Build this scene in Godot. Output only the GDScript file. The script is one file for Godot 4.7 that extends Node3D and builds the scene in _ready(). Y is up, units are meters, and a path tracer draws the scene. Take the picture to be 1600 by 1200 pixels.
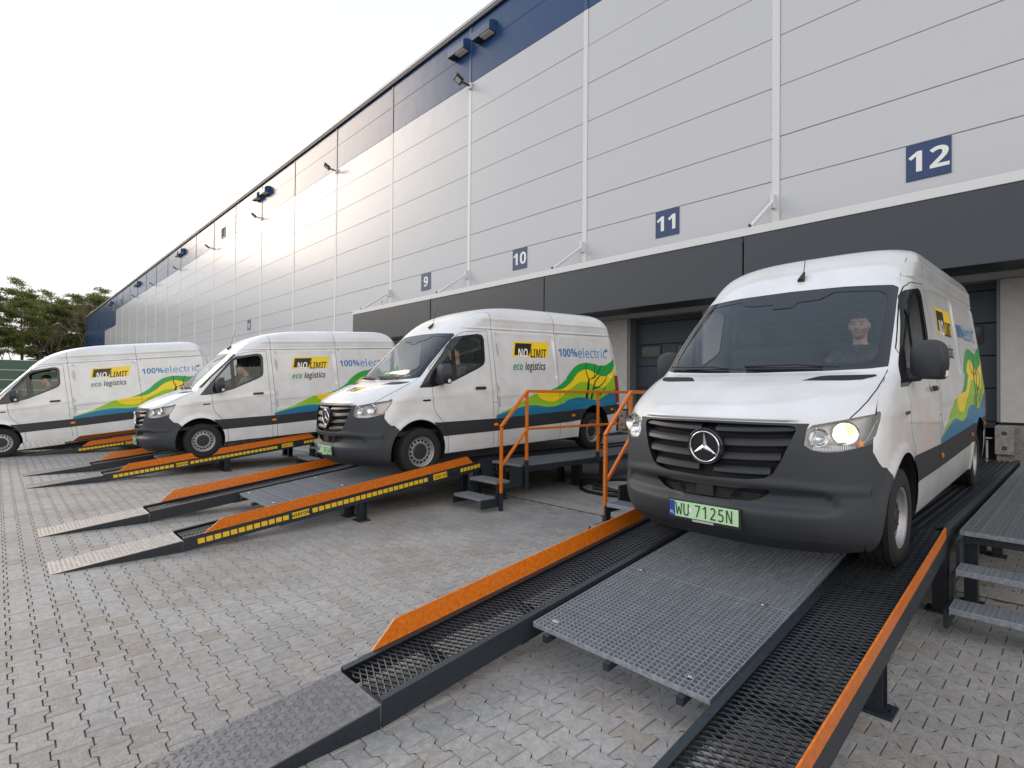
extends Node3D

# A yard of a warehouse: four white electric vans on steel loading ramps.
# x runs along the wall (to the right), y up, z out from the wall; metres.

var M := {}
var used := {}
var rng := RandomNumberGenerator.new()
const CAM := Vector3(0.0, 1.76, 13.038)
const PITCH := 5.65          # spacing of the wall columns
const COL0 := -4.84          # the first column seen from the right
const BAYS := [-1.88, -7.77, -13.66, -19.56]


# ------------------------------------------------------------------ mesh builder
class MB:
	var v := PackedVector3Array()
	var n := PackedVector3Array()
	var c := PackedColorArray()
	var uv := PackedVector2Array()
	var col := Color.WHITE
	var colored := false
	var mapped := false

	func tri(a: Vector3, b: Vector3, d: Vector3, na: Vector3, nb: Vector3, nd: Vector3) -> void:
		var g := (b - a).cross(d - a)
		if g.dot(na + nb + nd) > 0.0:
			v.append(a); v.append(d); v.append(b)
			n.append(na); n.append(nd); n.append(nb)
		else:
			v.append(a); v.append(b); v.append(d)
			n.append(na); n.append(nb); n.append(nd)
		if colored:
			c.append(col); c.append(col); c.append(col)

	func quad(a: Vector3, b: Vector3, d: Vector3, e: Vector3, nn: Vector3) -> void:
		tri(a, b, d, nn, nn, nn)
		tri(a, d, e, nn, nn, nn)

	func quad4(a: Vector3, b: Vector3, d: Vector3, e: Vector3, na: Vector3, nb: Vector3, nd: Vector3, ne: Vector3) -> void:
		tri(a, b, d, na, nb, nd)
		tri(a, d, e, na, nd, ne)

	func box(t: Transform3D, size: Vector3, ch := 0.0) -> void:
		var h := size * 0.5
		var q: float = minf(ch, minf(h.x, minf(h.y, h.z)) * 0.9)
		for ax in 3:
			var b1 := (ax + 1) % 3
			var b2 := (ax + 2) % 3
			for s in [-1.0, 1.0]:
				var nn := Vector3.ZERO
				nn[ax] = s
				var p := []
				for k in [[-1, -1], [1, -1], [1, 1], [-1, 1]]:
					var w := Vector3.ZERO
					w[ax] = s * h[ax]
					w[b1] = k[0] * (h[b1] - q)
					w[b2] = k[1] * (h[b2] - q)
					p.append(t * w)
				quad(p[0], p[1], p[2], p[3], (t.basis * nn).normalized())
		if q <= 0.0:
			return
		for ax in 3:      # the twelve chamfers
			var b1 := (ax + 1) % 3
			var b2 := (ax + 2) % 3
			for s1 in [-1.0, 1.0]:
				for s2 in [-1.0, 1.0]:
					var p := []
					for k in [[-1, 0], [1, 0], [1, 1], [-1, 1]]:
						var w := Vector3.ZERO
						w[ax] = k[0] * (h[ax] - q)
						w[b1] = s1 * (h[b1] - (q if k[1] == 1 else 0.0))
						w[b2] = s2 * (h[b2] - (q if k[1] == 0 else 0.0))
						p.append(t * w)
					var nn := Vector3.ZERO
					nn[b1] = s1
					nn[b2] = s2
					quad(p[0], p[1], p[2], p[3], (t.basis * nn).normalized())
		for s1 in [-1.0, 1.0]:
			for s2 in [-1.0, 1.0]:
				for s3 in [-1.0, 1.0]:
					var sg := Vector3(s1, s2, s3)
					var cn := (t.basis * sg).normalized()
					var a := sg * (h - Vector3(0, q, q))
					var b := sg * (h - Vector3(q, 0, q))
					var d := sg * (h - Vector3(q, q, 0))
					tri(t * a, t * b, t * d, cn, cn, cn)

	func bx(x0: float, x1: float, y0: float, y1: float, z0: float, z1: float, ch := 0.0) -> void:
		box(Transform3D(Basis(), Vector3((x0 + x1) / 2, (y0 + y1) / 2, (z0 + z1) / 2)), Vector3(absf(x1 - x0), absf(y1 - y0), absf(z1 - z0)), ch)

	# a straight bar from a to b, w wide (across) and h high (along up)
	func bar(a: Vector3, b: Vector3, w: float, h: float, ch := 0.0, up := Vector3.UP) -> void:
		var d := (b - a).normalized()
		if absf(d.dot(up)) > 0.98:
			up = Vector3.FORWARD
		var s := d.cross(up).normalized()
		var u := s.cross(d)
		box(Transform3D(Basis(s, u, d), (a + b) / 2), Vector3(w, h, a.distance_to(b)), ch)

	func tube(pts: Array, r: float, sides := 8, caps := true, r2 := -1.0) -> void:
		var rings := []
		var axes := []
		var prev := Vector3.ZERO
		for i in pts.size():
			var d: Vector3
			if i == 0:
				d = pts[1] - pts[0]
			elif i == pts.size() - 1:
				d = pts[i] - pts[i - 1]
			else:
				d = (pts[i + 1] - pts[i]).normalized() + (pts[i] - pts[i - 1]).normalized()
			d = d.normalized()
			var s: Vector3
			if i == 0:
				s = d.cross(Vector3.UP if absf(d.y) < 0.95 else Vector3.RIGHT).normalized()
			else:
				s = (prev - d * prev.dot(d)).normalized()
			prev = s
			var u := s.cross(d)
			var rr: float = r if r2 < 0.0 else lerpf(r, r2, float(i) / (pts.size() - 1))
			var ring := []
			var ns := []
			for k in sides:
				var a := TAU * k / sides
				var o := s * cos(a) + u * sin(a)
				ring.append(pts[i] + o * rr)
				ns.append(o)
			rings.append(ring)
			axes.append(ns)
		for i in pts.size() - 1:
			for k in sides:
				var k2 := (k + 1) % sides
				quad4(rings[i][k], rings[i][k2], rings[i + 1][k2], rings[i + 1][k], axes[i][k], axes[i][k2], axes[i + 1][k2], axes[i + 1][k])
		if caps:
			for e in [0, pts.size() - 1]:
				var nn: Vector3 = (pts[0] - pts[1]).normalized() if e == 0 else (pts[e] - pts[e - 1]).normalized()
				for k in sides:
					tri(pts[e], rings[e][k], rings[e][(k + 1) % sides], nn, nn, nn)

	# profile points are (radius, height along the axis y of t)
	func lathe(t: Transform3D, prof: Array, segs := 24, smooth := false) -> void:
		var nrm := []
		for i in prof.size() - 1:
			var d: Vector2 = prof[i + 1] - prof[i]
			nrm.append(Vector2(d.y, -d.x).normalized())
		for i in prof.size() - 1:
			var na: Vector2 = nrm[i]
			var nb: Vector2 = nrm[i]
			if smooth:
				if i > 0:
					na = (nrm[i] + nrm[i - 1]).normalized()
				if i < nrm.size() - 1:
					nb = (nrm[i] + nrm[i + 1]).normalized()
			for k in segs:
				var a0 := TAU * k / segs
				var a1 := TAU * (k + 1) / segs
				var e0 := Vector3(cos(a0), 0, sin(a0))
				var e1 := Vector3(cos(a1), 0, sin(a1))
				var p0: Vector2 = prof[i]
				var p1: Vector2 = prof[i + 1]
				var B := t.basis
				quad4(t * (e0 * p0.x + Vector3(0, p0.y, 0)), t * (e1 * p0.x + Vector3(0, p0.y, 0)), t * (e1 * p1.x + Vector3(0, p1.y, 0)), t * (e0 * p1.x + Vector3(0, p1.y, 0)),
					(B * (e0 * na.x + Vector3(0, na.y, 0))).normalized(), (B * (e1 * na.x + Vector3(0, na.y, 0))).normalized(), (B * (e1 * nb.x + Vector3(0, nb.y, 0))).normalized(), (B * (e0 * nb.x + Vector3(0, nb.y, 0))).normalized())

	# a polygon in the xy plane of t, pulled out along z from 0 to depth
	func prism(t: Transform3D, poly: PackedVector2Array, depth: float) -> void:
		var idx := Geometry2D.triangulate_polygon(poly)
		var zf := (t.basis * Vector3(0, 0, 1)).normalized() * signf(depth)
		for i in range(0, idx.size(), 3):
			var a := poly[idx[i]]
			var b := poly[idx[i + 1]]
			var d := poly[idx[i + 2]]
			tri(t * Vector3(a.x, a.y, depth), t * Vector3(b.x, b.y, depth), t * Vector3(d.x, d.y, depth), zf, zf, zf)
			tri(t * Vector3(a.x, a.y, 0), t * Vector3(b.x, b.y, 0), t * Vector3(d.x, d.y, 0), -zf, -zf, -zf)
		var ccw := not Geometry2D.is_polygon_clockwise(poly)
		for i in poly.size():
			var a := poly[i]
			var b := poly[(i + 1) % poly.size()]
			var d := (b - a).normalized()
			var o := Vector2(d.y, -d.x) * (1.0 if ccw else -1.0)
			quad(t * Vector3(a.x, a.y, 0), t * Vector3(b.x, b.y, 0), t * Vector3(b.x, b.y, depth), t * Vector3(a.x, a.y, depth), (t.basis * Vector3(o.x, o.y, 0)).normalized())

	# flat lettering: the faces of a TextMesh laid at t
	func text(t: Transform3D, s: String, height: float, font: Font, depth := 0.0, align := HORIZONTAL_ALIGNMENT_CENTER) -> void:
		var tm := TextMesh.new()
		tm.text = s
		tm.font = font
		tm.font_size = 64
		tm.pixel_size = height / 46.0
		tm.depth = depth
		tm.curve_step = 1.5
		tm.horizontal_alignment = align
		var A := tm.get_mesh_arrays()
		var P: PackedVector3Array = A[Mesh.ARRAY_VERTEX]
		var N: PackedVector3Array = A[Mesh.ARRAY_NORMAL]
		var I: PackedInt32Array = A[Mesh.ARRAY_INDEX]
		for i in range(0, I.size(), 3):
			if depth == 0.0 and N[I[i]].z < 0.0:
				continue
			tri(t * P[I[i]], t * P[I[i + 1]], t * P[I[i + 2]], (t.basis * N[I[i]]).normalized(), (t.basis * N[I[i + 1]]).normalized(), (t.basis * N[I[i + 2]]).normalized())

	func add(o: MB, t := Transform3D()) -> void:
		var at := v.size()
		v.append_array(t * o.v)
		for k in o.n:
			n.append((t.basis * k).normalized())
		if t.basis.determinant() < 0.0:
			for i in range(at, v.size(), 3):
				var w := v[i + 1]
				v[i + 1] = v[i + 2]
				v[i + 2] = w
				w = n[i + 1]
				n[i + 1] = n[i + 2]
				n[i + 2] = w
		if colored:
			if o.colored:
				c.append_array(o.c)
			else:
				for k in o.v.size():
					c.append(col)

	func mesh() -> ArrayMesh:
		var A := []
		A.resize(Mesh.ARRAY_MAX)
		A[Mesh.ARRAY_VERTEX] = v
		A[Mesh.ARRAY_NORMAL] = n
		if colored:
			A[Mesh.ARRAY_COLOR] = c
		if mapped:
			A[Mesh.ARRAY_TEX_UV] = uv
		var m := ArrayMesh.new()
		if v.size():
			m.add_surface_from_arrays(Mesh.PRIMITIVE_TRIANGLES, A)
		return m


# ------------------------------------------------------------------ naming
func numbered(called: String) -> String:
	var k: int = used.get(called, 0)
	used[called] = k + 1
	return called if k == 0 else "%s_%03d" % [called, k]


func tag(o: Node3D, label: String, category: String, group := "") -> Node3D:
	o.set_meta("label", label)
	o.set_meta("category", category)
	if group:
		o.set_meta("group", group)
	return o


func thing(called: String, label: String, category: String, at := Vector3.ZERO, group := "") -> Node3D:
	var o := Node3D.new()
	o.name = numbered(called)
	add_child(o, true)
	o.position = at
	return tag(o, label, category, group)


func obj(called: String, mesh: Mesh, material: Material, parent: Node = null, kind := "") -> MeshInstance3D:
	var o := MeshInstance3D.new()
	o.mesh = mesh
	if parent == null:
		o.name = numbered(called)
		add_child(o, true)
	else:
		var k := 0
		var nm := called
		while parent.has_node(NodePath(nm)):
			k = int(parent.get_meta("n_" + called, 0)) + 1
			parent.set_meta("n_" + called, k)
			nm = "%s_%03d" % [called, k]
		o.name = nm
		parent.add_child(o, true)
	o.material_override = material
	if kind:
		o.set_meta("kind", kind)
	return o


func copy_of(o: Node3D, label: String, group := "") -> Node3D:
	var r: Node3D = o.duplicate()
	var base := String(o.name)
	var re := RegEx.create_from_string("_\\d{3}$")
	base = re.sub(base, "")
	r.name = numbered(base)
	add_child(r, true)
	if label:
		r.set_meta("label", label)
	if group:
		r.set_meta("group", group)
	return r


# ------------------------------------------------------------------ materials
func mat(called: String, c: Color, rough := 0.6, metal := 0.0, spec := 0.5) -> StandardMaterial3D:
	var m := StandardMaterial3D.new()
	m.resource_name = called
	m.albedo_color = c.linear_to_srgb()
	m.roughness = rough
	m.metallic = metal
	m.metallic_specular = spec
	M[called] = m
	return m


func noise_tex(size: int, freq: float, oct: int, seed_: int, lo: Color, hi: Color, kind := FastNoiseLite.TYPE_SIMPLEX_SMOOTH, gain := 0.5) -> NoiseTexture2D:
	var f := FastNoiseLite.new()
	f.noise_type = kind
	f.seed = seed_
	f.frequency = freq
	f.fractal_octaves = oct
	f.fractal_gain = gain
	var t := NoiseTexture2D.new()
	t.width = size
	t.height = size
	t.seamless = true
	t.noise = f
	var g := Gradient.new()
	g.set_color(0, lo)
	g.set_color(1, hi)
	t.color_ramp = g
	return t


func grey(x: float) -> Color:
	return Color(x, x, x)


func triplanar(m: StandardMaterial3D, scale: float) -> void:
	m.uv1_triplanar = true
	m.uv1_world_triplanar = true
	m.uv1_scale = Vector3.ONE * scale


func make_materials() -> void:
	var t: StandardMaterial3D
	# concrete pavers: fine grain, blotches and wear
	t = mat("paver", Color(0.485, 0.475, 0.46), 0.66)
	t.albedo_texture = noise_tex(1024, 0.012, 6, 3, grey(0.76), grey(1.0), FastNoiseLite.TYPE_SIMPLEX_SMOOTH, 0.85)
	t.vertex_color_use_as_albedo = true
	triplanar(t, 0.9)
	t.heightmap_enabled = true
	t.heightmap_texture = noise_tex(512, 0.09, 4, 8, grey(0.0), grey(1.0))
	t.heightmap_scale = 0.25
	t.detail_enabled = true
	t.detail_blend_mode = BaseMaterial3D.BLEND_MODE_MUL
	t.detail_albedo = noise_tex(512, 0.010, 5, 21, Color(0.88, 0.86, 0.84), Color(1.0, 1.0, 1.0))
	t.uv2_triplanar = true
	t.uv2_world_triplanar = true
	t.uv2_scale = Vector3.ONE * 0.12
	t.detail_uv_layer = BaseMaterial3D.DETAIL_UV_2
	t = mat("sand", Color(0.10, 0.092, 0.08), 0.95)
	t.albedo_texture = noise_tex(512, 0.05, 4, 5, grey(0.5), grey(1.0))
	triplanar(t, 1.0)
	t = mat("yard", Color(0.34, 0.33, 0.31), 0.85)
	t.albedo_texture = noise_tex(512, 0.02, 5, 6, grey(0.75), grey(1.0))
	triplanar(t, 0.2)
	t = mat("slab", Color(0.46, 0.44, 0.41), 0.85)
	t.albedo_texture = noise_tex(512, 0.03, 6, 7, grey(0.7), grey(1.0), FastNoiseLite.TYPE_SIMPLEX_SMOOTH, 0.7)
	triplanar(t, 1.2)
	t = mat("grass", Color(0.06, 0.08, 0.03), 0.95)
	t.albedo_texture = noise_tex(512, 0.05, 5, 9, Color(0.6, 0.6, 0.45), Color(1, 1, 1))
	triplanar(t, 0.3)
	# wall
	t = mat("panel_grey", Color(0.55, 0.565, 0.60), 0.24, 0.0, 0.45)
	t.normal_enabled = true
	var nt := noise_tex(256, 0.02, 2, 31, grey(0), grey(1))
	nt.color_ramp = null
	nt.as_normal_map = true
	nt.bump_strength = 1.2
	t.normal_texture = nt
	t.normal_scale = 0.10
	triplanar(t, 0.22)
	t = mat("panel_blue", Color(0.020, 0.062, 0.165), 0.24, 0.0, 0.42)
	t.normal_enabled = true
	t.normal_texture = nt
	t.normal_scale = 0.08
	triplanar(t, 0.22)
	mat("joint", Color(0.30, 0.305, 0.32), 0.7)
	mat("trim_white", Color(0.66, 0.67, 0.69), 0.4)
	mat("trim_blue", Color(0.02, 0.06, 0.17), 0.35)
	mat("coping", Color(0.42, 0.42, 0.43), 0.4)
	mat("graphite", Color(0.038, 0.047, 0.060), 0.42)
	t = mat("render_wall", Color(0.50, 0.50, 0.49), 0.8)
	t.albedo_texture = noise_tex(512, 0.02, 5, 12, grey(0.93), grey(1.0))
	triplanar(t, 0.35)
	t = mat("concrete", Color(0.34, 0.33, 0.315), 0.85)
	t.albedo_texture = noise_tex(512, 0.025, 6, 13, grey(0.7), grey(1.0), FastNoiseLite.TYPE_SIMPLEX_SMOOTH, 0.7)
	triplanar(t, 0.8)
	mat("door_slate", Color(0.035, 0.05, 0.068), 0.5)
	mat("door_frame", Color(0.16, 0.175, 0.19), 0.5)
	mat("sign_blue", Color(0.02, 0.05, 0.15), 0.45)
	mat("white_print", Color(0.80, 0.80, 0.80), 0.5)
	mat("black_plastic", Color(0.014, 0.015, 0.017), 0.5)
	mat("lamp_cream", Color(0.72, 0.62, 0.45), 0.6)
	mat("lamp_glass", Color(0.62, 0.62, 0.6), 0.2)
	mat("fence_green", Color(0.055, 0.105, 0.075), 0.6)
	mat("fence_cap", Color(0.52, 0.58, 0.5), 0.6)
	# ramps
	t = mat("navy_steel", Color(0.022, 0.030, 0.040), 0.42, 0.0, 0.5)
	t.albedo_texture = noise_tex(512, 0.03, 4, 14, grey(0.78), grey(1.0))
	triplanar(t, 1.5)
	t = mat("deck_steel", Color(0.040, 0.050, 0.062), 0.48, 0.25, 0.5)
	t.albedo_texture = noise_tex(512, 0.02, 5, 15, Color(0.75, 0.7, 0.65), Color(1, 1, 1))
	triplanar(t, 1.1)
	t = mat("tread_plate", Color(0.23, 0.23, 0.245), 0.45, 0.45)
	t.albedo_texture = noise_tex(512, 0.02, 5, 16, Color(0.72, 0.7, 0.68), Color(1, 1, 1), FastNoiseLite.TYPE_SIMPLEX_SMOOTH, 0.65)
	triplanar(t, 1.3)
	t = mat("tread_worn", Color(0.56, 0.53, 0.50), 0.5, 0.25)
	t.albedo_texture = M.tread_plate.albedo_texture
	triplanar(t, 1.3)
	t = mat("galvanised", Color(0.42, 0.46, 0.52), 0.42, 0.35)
	t.albedo_texture = noise_tex(512, 0.03, 4, 17, grey(0.72), grey(1.0), FastNoiseLite.TYPE_CELLULAR)
	triplanar(t, 2.2)
	t = mat("walk_grating", Color(0.26, 0.29, 0.31), 0.5, 0.3)
	t.albedo_texture = noise_tex(512, 0.03, 4, 18, grey(0.75), grey(1.0))
	triplanar(t, 1.6)
	t = mat("orange", Color(0.88, 0.235, 0.012), 0.36)
	t.albedo_texture = noise_tex(512, 0.03, 6, 19, Color(0.72, 0.66, 0.58), Color(1, 1, 1), FastNoiseLite.TYPE_SIMPLEX_SMOOTH, 0.75)
	triplanar(t, 1.4)
	mat("yellow_sticker", Color(0.72, 0.46, 0.02), 0.35)
	mat("black_print", Color(0.012, 0.012, 0.012), 0.5)
	mat("bolt", Color(0.55, 0.55, 0.55), 0.3, 0.9)
	mat("hose", Color(0.012, 0.013, 0.014), 0.55)
	# vans
	t = mat("van_white", Color(0.695, 0.71, 0.74), 0.30)
	t.clearcoat_enabled = true
	t.clearcoat = 0.8
	t.clearcoat_roughness = 0.06
	t.albedo_texture = noise_tex(512, 0.008, 5, 41, Color(0.93, 0.925, 0.91), Color(1, 1, 1))
	triplanar(t, 0.5)
	t.uv1_world_triplanar = false
	t = mat("bumper_grey", Color(0.027, 0.032, 0.040), 0.60)
	t.heightmap_enabled = true
	t.heightmap_texture = noise_tex(256, 0.25, 2, 22, grey(0), grey(1))
	t.heightmap_scale = 0.05
	triplanar(t, 4.0)
	t.uv1_world_triplanar = false
	mat("stripe_grey", Color(0.022, 0.026, 0.032), 0.55)
	mat("gap_black", Color(0.006, 0.006, 0.007), 0.8)
	mat("gloss_black", Color(0.012, 0.014, 0.017), 0.12)
	mat("grille_black", Color(0.016, 0.018, 0.022), 0.42)
	mat("mesh_dark", Color(0.006, 0.006, 0.007), 0.7)
	mat("chrome", Color(0.80, 0.81, 0.83), 0.10, 1.0)
	mat("satin_chrome", Color(0.70, 0.71, 0.73), 0.25, 1.0)
	mat("tyre", Color(0.013, 0.013, 0.014), 0.85)
	mat("rim_silver", Color(0.34, 0.34, 0.355), 0.42, 0.6)
	mat("rim_dark", Color(0.018, 0.021, 0.026), 0.55)
	mat("cabin_dark", Color(0.022, 0.024, 0.027), 0.8)
	mat("cabin_grey", Color(0.06, 0.064, 0.07), 0.8)
	mat("headliner", Color(0.22, 0.22, 0.22), 0.9)
	mat("seat_cloth", Color(0.028, 0.03, 0.034), 0.95)
	t = mat("glass", Color(0.05, 0.08, 0.09, 0.24), 0.02)
	t.transparency = BaseMaterial3D.TRANSPARENCY_ALPHA
	t = mat("side_glass", Color(0.03, 0.06, 0.055, 0.24), 0.02)
	t.transparency = BaseMaterial3D.TRANSPARENCY_ALPHA
	t = mat("lens", Color(0.95, 0.97, 1.0, 0.05), 0.02)
	t.transparency = BaseMaterial3D.TRANSPARENCY_ALPHA
	mat("amber", Color(0.85, 0.24, 0.02), 0.25)
	mat("tail_red", Color(0.28, 0.012, 0.012), 0.2)
	mat("plate_green", Color(0.47, 0.74, 0.45), 0.4)
	mat("plate_blue", Color(0.015, 0.06, 0.32), 0.4)
	mat("logo_yellow", Color(0.86, 0.60, 0.015), 0.35)
	mat("logo_black", Color(0.014, 0.014, 0.014), 0.35)
	mat("logo_green", Color(0.015, 0.27, 0.11), 0.35)
	mat("wave_green", Color(0.02, 0.33, 0.055), 0.35)
	mat("wave_yellow", Color(0.87, 0.63, 0.012), 0.35)
	mat("wave_lime", Color(0.26, 0.50, 0.02), 0.35)
	mat("wave_blue", Color(0.012, 0.17, 0.33), 0.35)
	mat("text_blue", Color(0.04, 0.26, 0.55), 0.35)
	mat("text_navy", Color(0.02, 0.16, 0.40), 0.35)
	t = mat("bulb", Color(0.9, 0.8, 0.6), 0.3)
	t.emission_enabled = true
	t.emission = Color(1.0, 0.80, 0.48)
	t.emission_energy_multiplier = 1.8
	# people
	t = mat("skin", Color(1, 1, 1), 0.55)
	t.vertex_color_use_as_albedo = true
	t = mat("cloth_dark", Color(0.018, 0.022, 0.028), 0.9)
	mat("cloth_grey", Color(0.10, 0.12, 0.135), 0.9)
	mat("cloth_orange", Color(0.85, 0.16, 0.05), 0.8)
	mat("cap_black", Color(0.012, 0.012, 0.013), 0.85)
	# trees
	t = mat("needles", Color(0.9, 0.9, 0.9), 0.8)
	t.vertex_color_use_as_albedo = true
	t.backlight_enabled = true
	t.backlight = Color(0.8, 0.85, 0.45)
	mat("bark", Color(0.13, 0.075, 0.048), 0.9)
	mat("twig", Color(0.17, 0.125, 0.09), 0.9)


# ------------------------------------------------------------------ camera, sky, sun
func make_view() -> void:
	var cam := Camera3D.new()
	cam.name = "camera"
	add_child(cam)
	var yaw := deg_to_rad(46.53)
	var pitch := deg_to_rad(0.7356)
	var roll := deg_to_rad(0.5075)
	var F := Vector3(-sin(yaw) * cos(pitch), sin(pitch), -cos(yaw) * cos(pitch))
	var R := Vector3(cos(yaw), 0, -sin(yaw))
	var U := R.cross(F)
	cam.transform = Transform3D(Basis(R * cos(roll) + U * sin(roll), U * cos(roll) - R * sin(roll), -F), CAM)
	cam.fov = rad_to_deg(2.0 * atan(600.0 / 850.0))
	cam.near = 0.05
	cam.far = 1500.0
	cam.current = true
	# a bright, thinly veiled winter sky with the low sun behind the haze on the left
	var sun_dir := Vector3(-0.86, 0.44, 0.27).normalized()
	var w := 256
	var h := 128
	var im := Image.create(w, h, false, Image.FORMAT_RGBF)
	for y in h:
		var el := (0.5 - (y + 0.5) / h) * PI
		for x in w:
			var az := (x + 0.5) / w * TAU
			# the picture's middle looks down -z
			var d := Vector3(sin(az - PI) * cos(el), sin(el), cos(az - PI) * cos(el))
			var up := clampf(sin(el), 0.0, 1.0)
			var c := Color(1.12, 1.11, 1.10).lerp(Color(0.68, 0.81, 1.04), smoothstep(0.28, 0.90, up))
			var q := maxf(0.0, d.dot(sun_dir))
			c += Color(1.0, 0.84, 0.60) * (1.1 * pow(q, 5.0))
			if el < 0.0:
				c = Color(0.40, 0.39, 0.37)
			im.set_pixel(x, y, c)
	var sm := PanoramaSkyMaterial.new()
	sm.panorama = ImageTexture.create_from_image(im)
	var sky := Sky.new()
	sky.sky_material = sm
	var e := Environment.new()
	e.background_mode = Environment.BG_SKY
	e.sky = sky
	e.tonemap_mode = Environment.TONE_MAPPER_LINEAR
	e.tonemap_exposure = 1.06
	e.sdfgi_enabled = true
	e.ssao_enabled = true
	e.ssil_enabled = true
	var we := WorldEnvironment.new()
	we.name = "world_environment"
	we.environment = e
	add_child(we)
	var sun := DirectionalLight3D.new()
	sun.name = "sun"
	sun.light_color = Color(1.0, 0.92, 0.82)
	sun.light_energy = 0.42
	sun.light_angular_distance = 28.0
	sun.shadow_enabled = true
	add_child(sun)
	sun.look_at_from_position(Vector3.ZERO, -sun_dir, Vector3.UP)


# ------------------------------------------------------------------ ground
func paver_mesh(variant: int) -> ArrayMesh:
	var A := 0.0825
	var B := 0.0575
	var e := 0.0018
	var P := [[-0.1, A], [-0.06, A], [-0.04, B], [0.04, B], [0.06, A], [0.1, A], [0.1, -A], [0.06, -A], [0.04, -B], [-0.04, -B], [-0.06, -A], [-0.1, -A]]
	var top := []
	var out := []
	for i in P.size():
		var sx: float = signf(P[i][0])
		var sz: float = signf(P[i][1])
		out.append(Vector3(P[i][0] - sx * (e if absf(P[i][0]) > 0.09 else 0.0), -0.013, P[i][1] - sz * e))
		top.append(Vector3(P[i][0] - sx * (0.0052 if absf(P[i][0]) > 0.09 else (0.002 if absf(P[i][0]) > 0.05 else -0.002)), 0.0, P[i][1] - sz * 0.0052))
	var b := MB.new()
	var r := RandomNumberGenerator.new()
	r.seed = 400 + variant
	b.colored = true
	var g := r.randf_range(0.84, 1.0)
	var warm := r.randf_range(-0.012, 0.018)
	b.col = Color(g + warm, g, g - warm)
	if variant == 5:
		b.col = Color(0.86, 0.80, 0.73)
	var mid := Vector3.ZERO
	for i in 12:
		var j := (i + 1) % 12
		b.tri(mid, top[i], top[j], Vector3.UP, Vector3.UP, Vector3.UP)
		var d: Vector3 = out[j] - out[i]
		var nn := Vector3(d.z, 0, -d.x)
		if nn.dot(out[i] + out[j]) < 0.0 and absf(nn.normalized().dot((out[i] + out[j]).normalized())) > 0.1:
			nn = -nn
		nn = (nn.normalized() + Vector3(0, 0.55, 0)).normalized()
		b.quad(top[i], top[j], out[j], out[i], nn)
	return b.mesh()


func make_ground() -> void:
	var b := MB.new()
	b.bx(-700, 500, -0.5, -0.014, -500, 500)
	obj("ground", b.mesh(), M.grass, null, "structure")
	b = MB.new()
	b.bx(-92, 40, -0.3, -0.0105, -0.2, 60)
	var pave := obj("pavement", b.mesh(), M.sand, null, "structure")
	# the far yard, where single stones can no longer be told apart
	b = MB.new()
	b.bx(-92, -34.0, -0.1, -0.002, 0.0, 60)
	b.bx(-34.0, 40, -0.1, -0.002, 15.2, 60)
	obj("yard_paving", b.mesh(), M.yard, pave)
	# a strip of concrete slabs across the yard
	b = MB.new()
	b.bx(-0.497, 0.497, -0.08, 0.003, 6.40, 6.715, 0.006)
	var slab := b.mesh()
	for i in range(-24, 6):
		var s := obj("slab", slab, M.slab, pave)
		s.position = Vector3(i + 0.3, rng.randf_range(-0.0015, 0.0015), 0)
	var meshes := []
	for k in 9:
		meshes.append(paver_mesh(k))
	var spots := []
	var F := Vector3(-sin(deg_to_rad(46.53)), 0, -cos(deg_to_rad(46.53)))
	for r in range(2, 109):
		var z := r * 0.14
		if z > 6.33 and z < 6.79:
			continue
		var n := 0
		for i in range(-170, 24):
			var x := i * 0.2 + (0.1 if r % 2 else 0.0)
			var d := Vector3(x - CAM.x, -CAM.y, z - CAM.z)
			var hidden := z < 3.5 and x > -25.0 and fmod(x + 200.0, 1.0) < -1.0
			if hidden:
				continue
			var front := Vector3(d.x, 0, d.z).dot(F)
			var side := absf(d.x * F.z - d.z * F.x)
			var seen := front > 0.6 and side < front * 0.96 + 0.1 and 1.76 / front < 0.73
			for bay in [BAYS[0]]:
				for s in [-1, 1]:
					if absf(x - (bay + s * 0.89)) < 0.22 and z < 12.55:
						seen = false
			spots.append([d.length() + (0.0 if seen else 1000.0), Vector3(x, 0, z)])
	spots.sort_custom(func(p, q): return p[0] < q[0])
	var rest := []
	for i in spots.size():
		var t := Transform3D(Basis.from_euler(Vector3(rng.randf_range(-0.006, 0.006), rng.randf_range(-0.006, 0.006), rng.randf_range(-0.006, 0.006))), spots[i][1] + Vector3(0, rng.randf_range(-0.0016, 0.0016), 0))
		var k: int = rng.randi_range(0, 8)
		if k == 5 and rng.randf() < 0.8:
			k = 2
		if i < 300:
			var o := obj("paver", meshes[k], M.paver, pave)
			o.transform = t
		else:
			rest.append([k, t])
	var mm := MultiMesh.new()
	mm.transform_format = MultiMesh.TRANSFORM_3D
	mm.use_colors = true
	var plain := paver_mesh(0)
	var A := plain.surface_get_arrays(0)
	A[Mesh.ARRAY_COLOR] = null
	var pm := ArrayMesh.new()
	pm.add_surface_from_arrays(Mesh.PRIMITIVE_TRIANGLES, A)
	mm.mesh = pm
	mm.instance_count = rest.size()
	var tints := []
	for k in 9:
		tints.append(meshes[k].surface_get_arrays(0)[Mesh.ARRAY_COLOR][0])
	for i in rest.size():
		mm.set_instance_transform(i, rest[i][1])
		mm.set_instance_color(i, tints[rest[i][0]])
	var mi := MultiMeshInstance3D.new()
	mi.name = "far_pavers"
	mi.multimesh = mm
	mi.material_override = M.paver
	mi.set_meta("kind", "stuff")
	pave.add_child(mi, true)


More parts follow.
